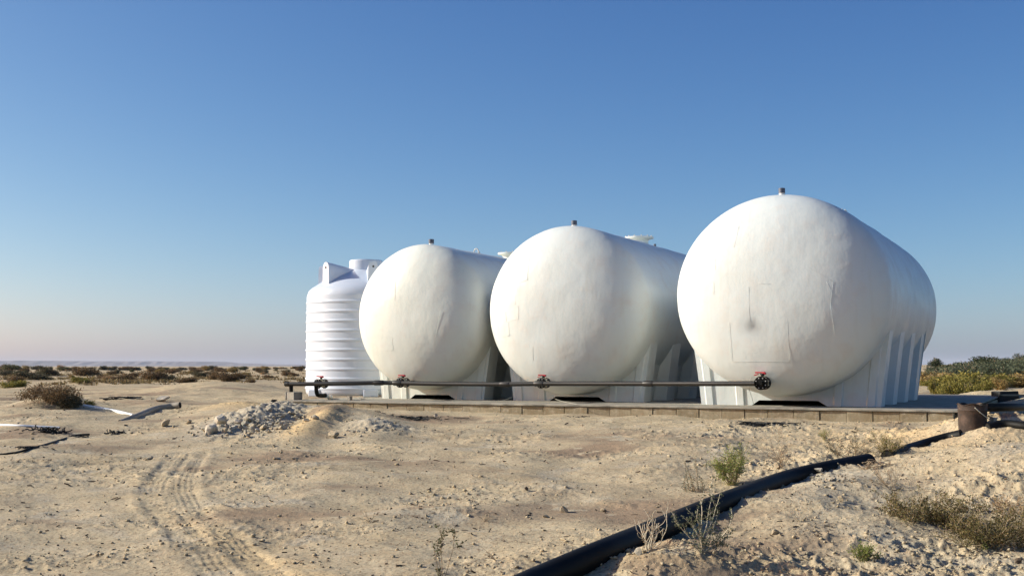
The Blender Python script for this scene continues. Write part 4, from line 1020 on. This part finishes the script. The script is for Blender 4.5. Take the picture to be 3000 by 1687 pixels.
# haze ------------------------------------------------------------------------------------------
def build_haze():
    m = bpy.data.materials.new('haze'); m.use_nodes = True; n = m.node_tree; n.nodes.clear(); o_ = n.nodes.new('ShaderNodeOutputMaterial'); v = n.nodes.new('ShaderNodeVolumePrincipled')
    v.inputs['Color'].default_value = (.72, .80, .95, 1); v.inputs['Density'].default_value = 6e-5; v.inputs['Anisotropy'].default_value = .0; n.links.new(v.outputs[0], o_.inputs['Volume'])
    b = MB(); b.box((0, 0, 30), (30000, 30000, 90)); o = b.build('haze', m); tag(o, kind='stuff')
    o['label'] = 'thin pale dust haze lying over the whole desert plain'
build_haze()
def build_scrub():
    r = np.random.RandomState(9); V = []; Fc = []; k = 0
    while k < 1500:
        d = 1 / r.uniform(1 / 230., 1 / 58.); px = r.uniform(-200, 900) if r.rand() < .8 else r.uniform(2700, 3200); x = (px - 1500) / F * d
        g = float(fbm(np.array([x / 6. + 3]), np.array([d / 11.]), 3)[0])
        if r.rand() > .04 + max(0, g) * 2.0: continue
        pv, pu = padco(x, d)
        if -.6 < pv < PADL + 1 and pu < PADD + 1: continue
        z = float(H0(x, d)); W = r.uniform(.08, .26) * (1 + d / 160); k += 1
        for i in range(10):
            a = r.uniform(0, 6.28); q = r.rand() * W; c = np.array([x + math.cos(a) * q, d + math.sin(a) * q, z]); e = len(V)
            t = c + [math.cos(a) * W * .35, math.sin(a) * W * .35, W * r.uniform(.25, .6)]; sd_ = np.array([math.sin(a), -math.cos(a), 0]) * W * .14
            V += [c - sd_, c + sd_, t + sd_ * .3, t - sd_ * .3]; Fc.append((e, e + 1, e + 2, e + 3))
    o = mesh_from('low_scrub', V, Fc, L['scrubmix']); tag(o, 'low dry tufts sprinkled over the sandy plain behind the tanks', 'scrub', kind='stuff')
L['scrubmix'] = leaf('leaf_scrubmix', (.12, .09, .045), (.24, .175, .085), (.33, .27, .12))
build_scrub()
# black twig litter -----------------------------------------------------------------------------
def tangle(px, py, wpx, hpx, n, r, label, seed, mat='black', flat=.5, name='brush_tangle'):
    rr = random.Random(seed); loc, s_ = at(px, py); W = wpx * s_; h = hpx * s_; m = MB()
    for i in range(n):
        c = Vector((rr.gauss(0, .26) * W, rr.gauss(0, .18) * W * flat, abs(rr.gauss(0, .3)) * h)); g = float(H0(loc[0] + c.x, loc[1] + c.y)) - loc[2]; c.z += g + .01
        d = Vector((rr.gauss(0, 1), rr.gauss(0, .6), rr.gauss(0, .35))).normalized(); P = [c]
        for k in range(5): d = (d + Vector((rr.gauss(0, .6), rr.gauss(0, .5), rr.gauss(0, .3)))).normalized(); q = P[-1] + d * min(W * .05, .05); q.z = min(max(q.z, g + .005), g + h * .8); P.append(q)
        m.tube(P, r * .75, 5)
    o = m.build(name, M[mat], loc=loc); tag(o, label, 'brush'); return o
tangle(150, 1268, 85, 22, 70, .011, 'black tangle of burnt roots at the left', 1)
tangle(338, 1270, 52, 16, 32, .009, 'smaller black twig tangle left of the rubble heap', 2)
tangle(90, 1312, 90, 6, 26, .008, 'black stringy litter along the thin black hose', 3, flat=.3)
tangle(228, 1281, 50, 8, 24, .007, 'short black twigs at the end of the black hose', 4)
tangle(2265, 1240, 200, 10, 95, .008, 'dark twig litter against the platform foot below the largest tank', 5, flat=.25)
tangle(2618, 1240, 60, 10, 26, .007, 'small twig litter at the platform foot right of the largest tank', 6, 'bark', flat=.3)
tangle(1210, 1228, 200, 6, 60, .007, 'thin scattered dark twigs before the smallest tank', 7, flat=.3)
tangle(1700, 1222, 60, 5, 18, .006, 'few dark twigs at the platform foot below the middle tank', 8, flat=.3)
tangle(2560, 1372, 90, 30, 40, .005, 'brown dead twigs filling the gap between the black pipes', 9, 'bark')
tangle(2720, 1655, 100, 12, 22, .008, 'charred stick lying at the bottom right', 10, flat=.25)
tangle(355, 1168, 110, 6, 40, .012, 'line of dark litter on the flat sand beyond the left hummock', 12, flat=.2)
